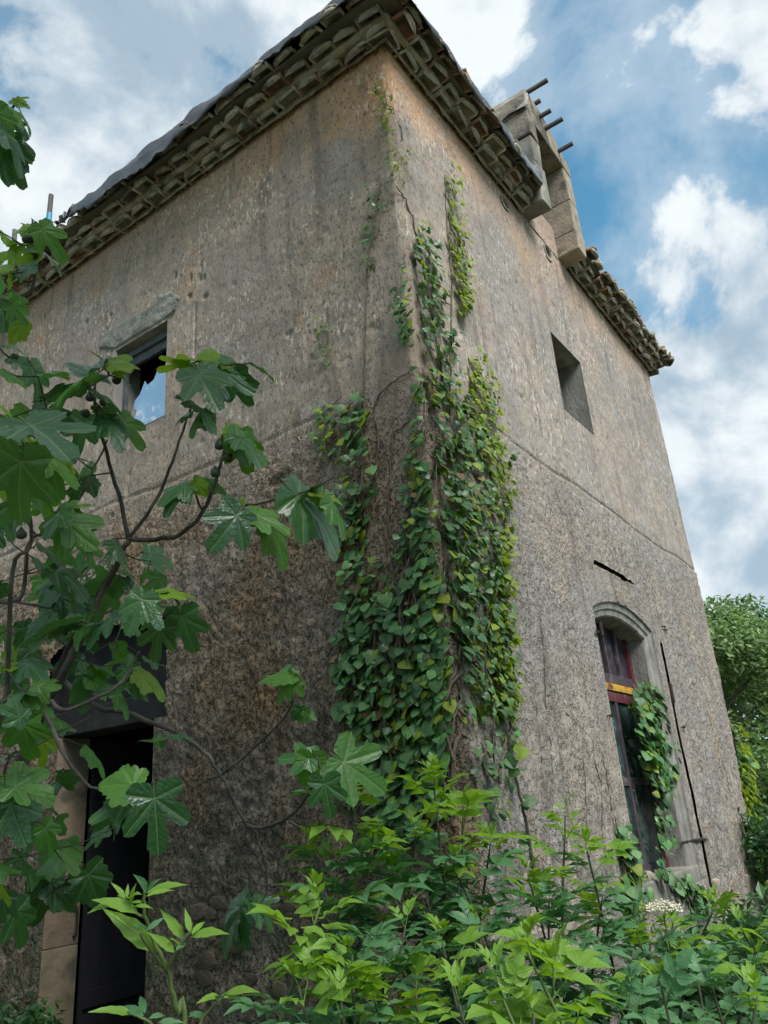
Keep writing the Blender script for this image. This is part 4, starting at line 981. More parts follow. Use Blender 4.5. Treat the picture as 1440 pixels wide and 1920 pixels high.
F(c5, [(685, 320, 590, 495, 2.15, 'D', 3, -.06, .9), (690, 325, 800, 440, 2.2, 'D', 1, -.05, .8), (800, 290, 965, 275, 2.25, 'B', 0, .05, .55), (790, 280, 720, 275, 2.25, 'B', 3, .0, .5), (770, 460, 735, 655, 2.3, 'D', 2, .0, .8), (880, 400, 935, 620, 2.3, 'D', 0, .0, .75), (840, 350, 960, 330, 2.4, 'D', 3, .1, .5),
       (540, 415, 370, 550, 2.5, 'D', 0, -.08, .5), (400, 430, 130, 390, 2.5, 'D', 1, -.05, .35), (330, 440, 60, 500, 2.45, 'D', 0, -.05, .4), (520, 380, 440, 380, 2.7, 'D', 3, .0, .5), (350, 410, 290, 500, 2.5, 'D', 3, -.05, .5),
       (185, 740, 340, 755, 2.3, 'M', 1, .0, .5), (150, 790, 300, 875, 2.3, 'M', 0, .0, .6), (130, 770, 40, 740, 2.3, 'D', 1, -.1, .2), (100, 890, -10, 830, 2.1, 'D', 0, -.05, .8), (110, 920, 150, 1165, 2.25, 'M', 2, .0, .8), (75, 1225, 290, 1235, 2.3, 'M', 2, .0, .75), (30, 640, 140, 625, 2.4, 'B', 1, .0, .4), (0, 650, 40, 580, 2.4, 'B', 3, .0, .6), (130, 630, 220, 680, 2.4, 'D', 1, -.1, .3),
       (685, 685, 835, 775, 2.7, 'B', 1, .0, .4), (640, 735, 745, 805, 2.7, 'D', 3, .0, .5), (565, 775, 670, 900, 2.7, 'M', 1, .0, .4), (530, 745, 445, 760, 2.6, 'D', 3, -.05, .3), (730, 1000, 665, 985, 3.1, 'D', 3, .0, .5), (790, 1010, 750, 1050, 3.1, 'D', 3, .0, .6), (840, 980, 940, 975, 3.1, 'D', 0, .0, .4), (760, 990, 800, 1040, 3.1, 'M', 3, .0, .6),
       (640, 1212, 445, 1200, 2.3, 'M', 3, .0, .85), (1395, 690, 1215, 685, 2.9, 'M', 0, .0, .5), (1400, 710, 1300, 840, 2.9, 'M', 0, .0, .7), (1390, 700, 1400, 610, 2.95, 'D', 3, .05, .5), (1395, 700, 1430, 650, 2.9, 'B', 3, .0, .6), (1410, 720, 1475, 790, 2.95, 'M', 0, .0, .6), (1440, 850, 1420, 930, 3.0, 'D', 3, .0, .6),
       (260, 230, 130, 270, 2.8, 'D', 1, .0, .4), (330, 250, 230, 320, 2.8, 'D', 0, .0, .5), (420, 180, 400, 260, 2.8, 'D', 0, .0, .6), (560, 170, 670, 200, 2.9, 'D', 0, .0, .5), (610, 230, 650, 290, 2.9, 'D', 3, .0, .5), (180, 140, 240, 210, 3.0, 'D', 0, .0, .6), (150, 560, 60, 640, 2.9, 'D', 3, .0, .5), (60, 700, 100, 760, 2.6, 'D', 3, .0, .6), (450, 330, 420, 370, 2.7, 'D', 3, .0, .6), (250, 380, 160, 370, 2.7, 'D', 3, .0, .4), (330, 180, 400, 140, 2.7, 'M', 1, .0, .4), (300, 270, 380, 330, 2.75, 'D', 0, .0, .4)])
F(lambda x, y: (x, y), [(30, 470, 5, 520, 2.9, 'B', 0, .0, .6), (20, 560, 60, 590, 2.8, 'M', 0, .0, .6), (5, 590, 30, 640, 2.75, 'M', 0, .0, .6), (40, 610, 10, 650, 2.7, 'B', 3, .0, .6), (60, 480, 30, 520, 2.9, 'B', 3, .0, .5), (5, 440, 45, 470, 2.9, 'B', 3, .0, .5), (10, 250, 60, 330, 2.2, 'D', 0, .0, .7), (-10, 270, 30, 350, 2.2, 'D', 0, .0, .8), (0, 200, 50, 230, 2.3, 'M', 3, .0, .6), (-5, 215, 20, 270, 2.25, 'M', 0, .0, .6), (10, 700, 60, 720, 2.5, 'M', 3, .0, .5), (60, 690, 90, 760, 2.6, 'D', 0, .0, .6), (0, 760, 60, 800, 2.3, 'B', 3, .0, .4), (100, 740, 160, 700, 2.6, 'D', 3, .0, .4), (130, 980, 190, 1040, 2.5, 'M', 0, .0, .7), (90, 700, 160, 680, 2.55, 'M', 1, .0, .3)])
F(c6, [(500, 145, 350, 130, 2.2, 'M', 3, .0, .8), (580, 195, 600, 428, 2.1, 'D', 2, -.04, .95), (470, 215, 318, 252, 2.25, 'D', 1, -.08, .35), (470, 230, 365, 310, 2.3, 'D', 3, .0, .5), (40, 215, 105, 415, 2.3, 'D', 0, .0, .85), (60, 130, 215, 205, 2.4, 'M', 0, .0, .7),
       (180, 490, 50, 430, 4.0, 'D', 0, .0, .5), (200, 535, 300, 610, 4.0, 'D', 3, .0, .7), (175, 540, 100, 720, 4.0, 'D', 0, .0, .7), (190, 500, 250, 440, 4.0, 'D', 3, .0, .6), (330, 480, 400, 640, 4.0, 'D', 3, .0, .7), (965, 590, 1055, 545, 3.6, 'D', 3, .0, .6), (965, 600, 1045, 690, 3.6, 'D', 0, .0, .8), (910, 600, 760, 790, 3.7, 'D', 1, .0, .6), (890, 640, 840, 775, 3.7, 'D', 1, .0, .6), (930, 590, 900, 560, 3.6, 'D', 3, .0, .6), (20, 560, -20, 700, 3.6, 'D', 0, .0, .7), (60, 620, 110, 760, 3.8, 'D', 0, .0, .6), (0, 120, 30, 160, 2.4, 'B', 3, .0, .5)])
F(c7, [(110, 575, 85, 745, 2.75, 'M', 3, .0, .7), (100, 570, -60, 560, 2.75, 'D', 0, .0, .7), (270, 590, 495, 735, 2.8, 'M', 2, .0, .85), (180, 695, 215, 905, 2.7, 'D', 0, -.03, .95), (260, 640, 395, 830, 2.85, 'D', 3, .05, .7), (80, 340, 30, 400, 3.0, 'M', 3, .0, .7), (90, 350, 150, 400, 3.0, 'M', 3, .0, .6)])
F(lambda x, y: (x, y), [(560, 930, 680, 1030, 2.5, 'D', 1, .05, .6), (595, 925, 655, 935, 2.5, 'B', 3, .0, .5), (600, 930, 640, 960, 2.5, 'M', 3, .0, .7), (620, 945, 672, 1010, 2.45, 'M', 1, .0, .4), (590, 915, 550, 935, 2.5, 'D', 3, .0, .4)])
# more leaves filling the shaded heart of the tree at the left edge and outside the frame
fr_ = random.Random(3)
for k in range(150):
    if k < 28: bx, by, d = fr_.uniform(20, 320), fr_.uniform(1030, 1270), fr_.uniform(2.5, 3.4)
    elif k < 110: bx, by, d = fr_.uniform(-60, 230 - 60 * (k % 3)), fr_.uniform(760, 1680), fr_.uniform(2.6, 4.0)
    else: bx, by, d = fr_.uniform(-620, -70), fr_.uniform(100, 1500), fr_.uniform(1.9, 3.2)
    a = fr_.uniform(0.2, 2.9); L = fr_.uniform(0.09, 0.15) * FPX / d
    FL.append(((bx, by), (bx + math.cos(a) * L, by + math.sin(a) * L), d, fr_.choice('DDDMMB') if k % 5 else 'M', fr_.randint(0, 5), fr_.uniform(-.05, .1), fr_.uniform(.3, .7)))
for ((bx, by), (tx, ty), d, k, s, dd, face) in FL:
    A = at(bx, by, d); B = at(tx, ty, d + dd); ax = B - A
    view = (EYE - A).normalized()
    if RNG.random() < 0.35: s = RNG.randint(0, 5)
    nrm = (view * face + Vector((0, 0, 1)) * (1.05 - face) + Vector((RNG.uniform(-.4, .4), RNG.uniform(-.4, .4), RNG.uniform(-.1, .3))))
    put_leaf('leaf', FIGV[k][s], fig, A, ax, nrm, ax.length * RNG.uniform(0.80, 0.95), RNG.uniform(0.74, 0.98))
# every leaf hangs from a twig that runs back to the nearest wood or the next leaf base
nodes = np.array([tuple(p) for p in FIG_NODES]); todo = []
for ((bx, by), (tx, ty), d, k, s, dd, face) in FL:
    A = at(bx, by, d); B = at(tx, ty, d + dd); todo.append(A - (B - A).normalized() * (B - A).length * 0.27)
todo = np.array([tuple(p) for p in todo]); dist = np.full(len(todo), 1e9); near = np.zeros((len(todo), 3))
def relax(P):
    dd_ = np.linalg.norm(todo - P, axis=1); m_ = dd_ < dist; dist[m_] = dd_[m_]; near[m_] = P
for P in nodes: relax(P)
done = np.zeros(len(todo), bool)
for _ in range(len(todo)):
    i = int(np.argmin(np.where(done, 1e9, dist))); done[i] = True; a = Vector(near[i]); c = Vector(todo[i]); L_ = (c - a).length
    if L_ > 0.012:
        md = a.lerp(c, 0.5) + Vector((RNG.uniform(-.06, .06), RNG.uniform(-.06, .06), RNG.uniform(-.10, .02))) * L_
        P_ = smooth_path([a, md, c], 4); m = MB(); m.tube(P_, [0.0036 - 0.0018 * q / (len(P_) - 1) for q in range(len(P_))], 4); m.build('twig', MAT_TWIG, fig, True)
    relax(todo[i])
# the rest of the crown, outside the frame to the left
m = MB(); fr3 = random.Random(21); src = [FIGV['D'][i] for i in range(4)]
for k in range(620):
    c = Vector((-2.9, 3.9, 2.9)) + Vector((fr3.gauss(0, 0.62), fr3.gauss(0, 0.75), fr3.gauss(0, 0.95)))
    q = c - EYE
    if q.dot(RIGHT) / max(0.1, q.dot(FWD)) > -0.60: continue
    a = fr3.uniform(0, 6.28); Mx = frame_from(Vector((math.cos(a), math.sin(a), -0.5)), Vector((fr3.uniform(-.4, .4), fr3.uniform(-.4, .4), 1))) @ Matrix.Scale(fr3.uniform(0.13, 0.21), 4); Mx.translation = c
    me = src[k % 4]; m.add([Mx @ v.co for v in me.vertices], [tuple(f.vertices) for f in me.polygons])
tag(m.build('foliage', leaf_mat('fig_foliage', (0.030, 0.090, 0.034), (0.045, 0.120, 0.034), (0.08, 0.25, 0.02), island=True, tr_amt=0.25), fig, True), kind='stuff')
branch([fig_root, Vector((-2.1, 2.9, 1.2)), Vector((-2.8, 3.8, 2.4)), Vector((-3.0, 4.1, 3.9))], 0.05, 0.012, fig)
# figs
fm = MB(); prof = [(-0.15, 0.10), (0.0, 0.22), (0.25, 0.55), (0.55, 0.92), (0.8, 1.0), (1.05, 0.85), (1.2, 0.5), (1.25, 0.12)]
for (x, r) in prof: fm.v += [(math.cos(2 * math.pi * k / 10) * r * 0.62, math.sin(2 * math.pi * k / 10) * r * 0.62, -x) for k in range(10)]
fm.f = [(i * 10 + k, (i + 1) * 10 + k, (i + 1) * 10 + (k + 1) % 10, i * 10 + (k + 1) % 10) for i in range(len(prof) - 1) for k in range(10)] + [tuple(range(10)), tuple(70 + k for k in reversed(range(10)))]
FIGME = fm.data('fruit', MAT_FIG, True)
for (cf, x, y, d) in ((c3, 430, 565, 2.68), (c3, 490, 595, 2.7), (c3, 422, 655, 2.68), (c3, 1055, 797, 2.5), (c3, 1138, 802, 2.5), (c3, 1113, 864, 2.5), (c3, 1034, 929, 2.5), (c3, 555, 492, 2.75), (c8, 183, 1047, 2.9), (c8, 215, 1033, 2.9), (c3, 108, 830, 2.2), (c3, 100, 1225, 2.3)):
    p = at(*cf(x, y), d); m = Matrix.Translation(p + Vector((0, 0, 0.012))) @ Quaternion((RNG.uniform(-1, 1), RNG.uniform(-1, 1), 0), 0.5).to_matrix().to_4x4() @ Matrix.Scale(0.028, 4)
    link('fruit', FIGME, fig, m)

# ------------------------------------------------------------------ ivy
def heart_leaf(name, mat, seed, lob):
    r = random.Random(seed); half = [(-0.02, 0.0), (-0.17, 0.20), (-0.13, 0.42), (0.08, 0.56 + lob), (0.34, 0.54 + lob * .5), (0.60, 0.40), (0.79, 0.24), (0.90, 0.10)]
    out = [(0.0, 0.0)] + half[1:] + [(1.0, 0.0)] + [(x, -y) for x, y in reversed(half[1:])]
    m = MB(); m.v.append((0.32, 0, 0.0))
    for (x, y) in out:
        m.v.append((x + r.uniform(-.02, .02), y + r.uniform(-.02, .02), -0.22 * abs(y) ** 1.5 - 0.30 * max(0, x - 0.3) ** 2 - 0.14 * (x < -0.05) + r.uniform(-.015, .015)))
    n = len(out)
    for i in range(n): m.f.append((0, 1 + i, 1 + (i + 1) % n))
    return m.data(name, mat, True)
HV = {'D': [heart_leaf('leaf', IVY_D, s, l) for s, l in ((1, 0.0), (2, 0.05), (3, -0.05))], 'Y': [heart_leaf('leaf', IVY_Y, s, l) for s, l in ((4, 0.03), (5, 0.08))]}


IVY_B = leaf_mat('ivy_leaf_dry', (0.16, 0.10, 0.045), (0.24, 0.17, 0.07), (0.25, 0.15, 0.05), rough=0.7, tr_amt=0.2, var=0.3)
HV['B'] = [heart_leaf('leaf', IVY_B, s, l) for s, l in ((7, 0.0), (8, -0.08))]


def ivy_leaves(thing, specs, n_parts):
    """specs: (point on the surface, outward normal, size, kind). The largest stand alone, the small rest is one mass of each tint"""
    specs = sorted(specs, key=lambda s: -s[2]); parts, rest = specs[:n_parts], specs[n_parts:]
    def mtx(p, nrm, size):
        out = Vector(nrm); lift = RNG.uniform(0.015, 0.11)
        side = out.cross(Vector((0, 0, 1))).normalized()
        ax = (Vector((0, 0, -1)) + side * RNG.gauss(0, 0.65) + out * RNG.uniform(-0.1, 0.95)).normalized()
        nr = out * 1.0 + Vector((0, 0, 1)) * RNG.uniform(-0.1, 1.3) + side * RNG.gauss(0, 0.5)
        m = frame_from(ax, nr) @ Matrix.Scale(size, 4); m.translation = Vector(p) + out * lift; return m
    for (p, nrm, size, k) in parts:
        link('leaf', RNG.choice(HV[k]), thing, mtx(p, nrm, size))
    for k, mt in (('D', IVY_DS), ('Y', IVY_YS), ('B', IVY_B)):
        m = MB()
        for (p, nrm, size, kk) in rest:
            if kk != k: continue
            M = mtx(p, nrm, size); src = RNG.choice(HV[k])
            m.add([M @ v.co for v in src.vertices], [tuple(f.vertices) for f in src.polygons])
        if m.f: tag(m.build('foliage', mt, thing, True), kind='stuff')


def scatter_px(poly, n, size, kinds, surf=None, seed=0):
    r = random.Random(seed); xs_ = [p[0] for p in poly]; ys_ = [p[1] for p in poly]; out = []
    while len(out) < n:
        x, y = r.uniform(min(xs_), max(xs_)), r.uniform(min(ys_), max(ys_))
        if not inside(poly, x, y): continue
        if surf: p, nr = surf(x, y)
        elif x < corner_px(y): p = on_left(x, y); nr = Vector((-1, 0, 0))
        else: p = on_right(x, y); nr = Vector((0, -1, 0))
        out.append((p, nr, r.uniform(*size), r.choice(kinds)))
    return out
ivy = empty('ivy_vine', (-0.1, -0.1, 0.0))
tag(ivy, 'large ivy climbing the corner of the house with heart shaped leaves', 'ivy')
S = []
S += scatter_px([(650, 1040), (740, 1055), (770, 980), (800, 880), (820, 760), (860, 740), (900, 850), (925, 1000), (925, 1200), (930, 1330), (890, 1360), (850, 1340), (835, 1580), (720, 1580), (650, 1350), (632, 1150)], 820, (0.026, 0.078), 'DDDDDDDDDDDDDDYYB', seed=1)
S += scatter_px([(650, 1100), (840, 1080), (850, 1340), (830, 1500), (730, 1540), (650, 1340)], 420, (0.038, 0.094), 'DDDDDDDDDDDY', seed=2)
S += scatter_px([(640, 760), (690, 740), (705, 850), (690, 1050), (640, 1050), (650, 900)], 120, (0.04, 0.085), 'DDDDY', seed=3)
S += scatter_px([(595, 770), (640, 758), (645, 870), (602, 862)], 55, (0.03, 0.05), 'DY', seed=4)
S += scatter_px([(770, 400), (800, 440), (850, 640), (840, 760), (790, 760), (765, 560)], 260, (0.035, 0.065), 'DDDDDY', seed=5)
S += scatter_px([(828, 310), (842, 320), (862, 430), (877, 560), (858, 600), (840, 500)], 210, (0.03, 0.058), 'YYYYD', seed=6)
S += scatter_px([(880, 650), (918, 720), (947, 900), (947, 1000), (905, 900), (868, 760)], 360, (0.030, 0.058), 'YYYYD', seed=7)
S += scatter_px([(915, 1000), (946, 1000), (943, 1150), (952, 1330), (920, 1360), (905, 1150)], 240, (0.035, 0.065), 'YYYD', seed=8)
S += scatter_px([(850, 700), (885, 800), (925, 960), (935, 1200), (935, 1340), (880, 1360), (860, 1150), (835, 900)], 420, (0.032, 0.065), 'DDDYY', seed=16)
S += scatter_px([(795, 740), (850, 740), (872, 1000), (868, 1260), (825, 1300), (790, 1000)], 300, (0.026, 0.075), 'DDDDY', seed=17)
S += scatter_px([(925, 1000), (946, 980), (945, 1150), (954, 1330), (935, 1350), (930, 1150)], 160, (0.028, 0.055), 'Y', seed=18)
S += scatter_px([(705, 150), (738, 180), (745, 260), (722, 260), (712, 200)], 60, (0.02, 0.045), 'YYD', seed=9)
S += scatter_px([(735, 255), (768, 310), (752, 350), (740, 330)], 40, (0.02, 0.04), 'YYD', seed=10)
S += scatter_px([(700, 330), (728, 380), (715, 430), (700, 505), (684, 520), (692, 430)], 70, (0.02, 0.04), 'DD', seed=11)
S += scatter_px([(742, 530), (770, 590), (778, 655), (755, 645)], 60, (0.025, 0.045), 'DD', seed=12)
S += scatter_px([(600, 600), (622, 600), (632, 695), (612, 695)], 40, (0.018, 0.035), 'YD', seed=13)
S += scatter_px([(870, 1390), (960, 1350), (962, 1500), (880, 1560)], 60, (0.035, 0.06), 'YDD', seed=14)
S += scatter_px([(770, 860), (800, 700), (830, 700), (810, 900), (790, 1050), (755, 1050)], 110, (0.035, 0.06), 'DDDY', seed=15)
ivy_leaves(ivy, S, 290)
def wall_pt(x, y, off=0.012):
    if x < corner_px(y): p = on_left(x, y); return p + Vector((-off, 0, 0))
    p = on_right(x, y); return p + Vector((0, -off, 0))
def wall_vine(pts, r0, r1, parent, wig=0.012, mat=MAT_VINE, off=0.012):
    P = smooth_path([wall_pt(x, y, off) for x, y in pts], 7)
    for p in P[1:-1]: p += Vector((RNG.uniform(-wig, wig), RNG.uniform(-wig, wig), RNG.uniform(-wig, wig))) * 0.6
    m = MB(); L = len(P); m.tube(P, [r0 + (r1 - r0) * i / (L - 1) for i in range(L)], 5); return m.build('stem', mat, parent, True)
VINES = [([(688, 1000), (680, 860), (684, 740), (688, 600), (692, 500), (705, 420), (715, 340)], .010, .003), ([(838, 900), (835, 760), (812, 620), (788, 480), (762, 385), (745, 350)], .012, .004), ([(838, 860), (842, 700), (845, 560), (838, 440), (832, 330)], .008, .003),
         ([(735, 1010), (730, 940), (738, 830), (745, 720)], .009, .004), ([(705, 900), (712, 820), (703, 760), (735, 720), (785, 690)], .008, .004), ([(738, 860), (705, 805)], .005, .003), ([(742, 810), (770, 790)], .005, .003), ([(740, 790), (712, 780)], .004, .003), ([(772, 830), (795, 815), (808, 790)], .006, .003),
         ([(735, 1060), (760, 1000), (768, 960)], .008, .004), ([(850, 1480), (852, 1410), (862, 1360), (858, 1290), (835, 1200)], .016, .008), ([(862, 1375), (880, 1388)], .008, .003), ([(850, 1470), (835, 1420)], .006, .003), ([(770, 1300), (760, 1210), (772, 1150), (800, 1090)], .014, .008), ([(660, 1420), (650, 1330), (632, 1270), (615, 1230), (618, 1150)], .011, .004),
         ([(800, 870), (802, 920), (800, 980)], .006, .003), ([(612, 770), (640, 740), (625, 690), (615, 620)], .004, .002), ([(735, 330), (750, 250), (725, 190), (728, 155)], .006, .003), ([(765, 960), (790, 870), (800, 800), (785, 690)], .008, .004)]
for pts, a, c in VINES: wall_vine(pts, a, c, ivy)
rv = random.Random(5)
for k in range(26):   # woody runners showing between the leaves
    x = rv.uniform(655, 930); y = rv.uniform(1150, 1480); pts = [(x, y)]
    for t in range(4): x += rv.uniform(-22, 26); y -= rv.uniform(45, 95); pts.append((min(max(x, 640), 940), y))
    wall_vine(pts, rv.uniform(.007, .013), .004, ivy, 0.012, MAT_VINE, rv.uniform(0.02, 0.07))
for k in range(20):   # bare rootlets down the left wall beside the ivy
    x = rv.uniform(452, 650); y0 = rv.uniform(960, 1080); y1 = y0 + rv.uniform(130, 330)
    pts = []; xx = x
    for t in range(6):
        pts.append((xx, y0 + (y1 - y0) * t / 5)); xx += rv.uniform(-9, 10)
    wall_vine(pts, .006, .004, ivy, 0.012)
for k in range(10):   # tangle at the left foot of the ivy
    x = rv.uniform(560, 650); y = rv.uniform(1180, 1330); wall_vine([(x, y), (x + rv.uniform(-40, 40), y + 30), (x + rv.uniform(-50, 50), y + 75)], .006, .002, ivy, 0.02)
# creeper threads on the right wall
thread = empty('dry_creeper', (2.0, -0.05, 0.3)); tag(thread, 'thin dry creeper threads hanging on the right wall between ivy and arched window', 'creeper')
k8 = lambda x, y: (960 + x * 0.479, 1000 + y * 0.479)
for pts in ([(105, 330), (120, 480), (125, 650), (148, 850), (155, 1010)], [(300, 740), (318, 900), (345, 1000), (350, 1200), (370, 1380)], [(330, 780), (365, 960), (385, 1090), (400, 1180)], [(200, 700), (260, 760), (300, 800)], [(270, 870), (280, 1000), (290, 1180)], [(60, 560), (90, 700), (110, 900)]):
    wall_vine([k8(*p) for p in pts], .0045, .003, thread, 0.012)
thread2 = empty('dry_creeper', (5.2, -0.05, 0.3)); tag(thread2, 'single thin dry creeper stem running up right of the arched window', 'creeper')
wall_vine([k8(*p) for p in ((840, 960), (800, 840), (760, 700), (710, 560), (690, 430), (668, 370))], .007, .003, thread2, 0.008)
# ivy inside the arched window
z5 = lambda x, y: (1080 + x * 0.32295, 1100 + y * 0.32295)
def in_window(y0):
    def f(x, y): return on_right(x, y, y0), Vector((0, -1, 0))
    return f
wiv = empty('ivy_vine', (3.85, 0.12, 0.93)); tag(wiv, 'dark ivy hanging inside the arched window under the yellow bar', 'ivy')
S = scatter_px([z5(*p) for p in ((310, 570), (400, 560), (460, 620), (500, 800), (535, 1030), (485, 1250), (440, 1230), (395, 1100), (340, 900), (292, 700))], 330, (0.055, 0.105), 'DDDDDDDDDY', in_window(0.12), 21)
S += scatter_px([z5(*p) for p in ((430, 1230), (480, 1230), (530, 1390), (500, 1560), (470, 1640), (450, 1450))], 50, (0.05, 0.09), 'D', in_window(0.15), 22)
S += scatter_px([z5(*p) for p in ((440, 1640), (520, 1640), (720, 1740), (740, 1900), (640, 1880), (590, 1780), (450, 1700))], 95, (0.045, 0.085), 'D', in_window(0.0), 23)
ivy_leaves(wiv, S, 220)
m = MB(); m.tube(smooth_path([on_right(*z5(x, y), 0.16) for x, y in ((520, 1660), (470, 1400), (480, 1200), (400, 900), (350, 650), (330, 570))], 6), 0.008, 5); m.build('stem', MAT_VINE, wiv, True)
liv = empty('ivy_vine', (2.45, -0.05, 0.2)); tag(liv, 'narrow ivy strand climbing the wall just left of the arched window', 'ivy')
ivy_leaves(liv, scatter_px([z5(*p) for p in ((215, 1370), (260, 1380), (300, 1520), (345, 1700), (340, 1920), (250, 1850), (235, 1600))], 100, (0.05, 0.095), 'DDDY', seed=31), 90)
wall_vine([z5(*p) for p in ((290, 1900), (270, 1600), (235, 1420), (200, 1290), (165, 1050))], .008, .004, liv)
riv = empty('ivy_vine', (6.75, 0.0, 0.2)); tag(riv, 'yellowish ivy wrapped round the far right end of the house', 'ivy')
def far_edge(x, y):
    p = on_right(x, y, 0.06); return p, Vector((0.3, -0.95, 0)).normalized()
S = scatter_px([(1368, 1345), (1380, 1370), (1405, 1440), (1418, 1560), (1436, 1660), (1412, 1650), (1392, 1560), (1376, 1470), (1374, 1400)], 260, (0.06, 0.11), 'YYYD', far_edge, 41)
ivy_leaves(riv, S, 200)
m = MB(); m.tube(smooth_path([on_right(x, y, 0.08) for x, y in ((1418, 1660), (1400, 1540), (1386, 1450), (1372, 1360))], 5), 0.012, 5); m.build('stem', MAT_VINE, riv, True)

# leaning sapling stem against the right wall
sap = empty('creeper_shoot', (1.0, -0.4, 0.0)); tag(sap, 'dark bare shoot with a few drooping leaves leaning on the wall right of the ivy', 'creeper')
branch([at(1012, 1700, 4.1), at(1000, 1630, 4.15), at(990, 1560, 4.2), at(975, 1490, 4.25), at(955, 1400, 4.3), at(948, 1340, 4.35)], 0.012, 0.005, sap, MAT_TWIG, 'stem')
for (bx, by, tx, ty, k) in ((968, 1410, 1005, 1405, 'Y'), (970, 1412, 985, 1422, 'D'), (965, 1430, 935, 1425, 'D'), (965, 1440, 950, 1465, 'D'), (985, 1500, 1018, 1500, 'D'), (985, 1505, 990, 1525, 'D'), (995, 1575, 960, 1580, 'D'), (992, 1570, 968, 1560, 'D'), (960, 1420, 940, 1450, 'D')):
    A = at(bx, by, 4.2); B = at(tx, ty, 4.2); put_leaf('leaf', RNG.choice(HV[k]), sap, A, B - A, (EYE - A).normalized() + Vector((0, 0, .6)), max(0.05, (B - A).length * 0.75))

# ------------------------------------------------------------------ elder shrubs
def leaflet(m, base, ax, nrm, L, W, sharp=1.0, seed=0, curl=0.25):
    r = random.Random(seed); M = frame_from(ax, nrm); M.translation = base
    st = [(0.0, 0.06), (0.08, 0.40), (0.18, 0.74), (0.29, 0.95), (0.41, 1.0), (0.53, 0.92), (0.64, 0.74), (0.75, 0.52), (0.85, 0.31), (0.93, 0.14), (1.0, 0.0)]
    b0 = len(m.v); wav = r.uniform(0, 6)
    for i, (t, w) in enumerate(st):
        z = -curl * t * t * L
        jag = 1 + 0.07 * (1 if i % 2 else -1)
        for sgn, sh in ((1, 0.0), (0, 0.0), (-1, 0.02)):
            rip = 0.05 * math.sin(t * 9 + wav + sgn) * W * w
            m.uv[len(m.v)] = (t, sgn * w * 0.5, 1.0)
            m.v.append(tuple(M @ Vector((t * L + sh * L, sgn * w * W * jag / 2, z + (0.17 * w * W + rip if sgn else 0)))))
    for i in range(len(st) - 1):
        a = b0 + i * 3
        m.f.append((a, a + 3, a + 4, a + 1)); m.f.append((a + 1, a + 4, a + 5, a + 2))
def compound(name, mat, pairs, seed, young=False):
    """pinnate leaf, unit length along x, face up +z"""
    r = random.Random(seed); m = MB()
    rach = [(0, 0, 0), (0.3, 0, 0.035), (0.6, 0, 0.02), (0.72, 0, -0.005)]
    m.tube([Vector(p) for p in rach], [0.010, 0.009, 0.007, 0.005], 4, False)
    pos = [0.34, 0.56] if pairs == 2 else [0.26, 0.44, 0.62]
    for i, t in enumerate(pos):
        for s in (-1, 1):
            a = math.radians((58 if not young else 34) - 5 * i + r.uniform(-9, 9))
            leaflet(m, Vector((t, 0, 0.025)), Vector((math.cos(a), s * math.sin(a), r.uniform(-.25, .12) + (0.3 if young else 0))), Vector((r.uniform(-.2, .2), -s * 0.25, 1)), (0.36 + 0.03 * i) * r.uniform(.9, 1.1), 0.23 if not young else 0.15, seed=seed * 7 + i, curl=r.uniform(.1, .35))
    leaflet(m, Vector((0.70, 0, 0.0)), Vector((1, r.uniform(-.1, .1), r.uniform(-.3, 0))), Vector((0, 0, 1)), 0.44, 0.235 if not young else 0.15, seed=seed, curl=0.3)
    return m.data(name, mat, True)
ELD = {'D': [compound('leaf', ELD_D, p, s) for s, p in ((1, 2), (2, 3), (3, 2), (4, 3))], 'Y': [compound('leaf', ELD_Y, p, s) for s, p in ((5, 2), (6, 3), (7, 2))],
       'T': [compound('young_leaf', ELD_Y, 2, s, True) for s in (8, 9, 10)]}
mm = MB(); leaflet(mm, Vector((0, 0, 0)), Vector((1, 0, 0)), Vector((0, 0, 1)), 1.0, 0.29, seed=3, curl=0.22)
LEAFLET = {'Y': mm.data('leaf', ELD_Y, True)}; LEAFLET['D'] = mm.data('leaf', ELD_D, True)


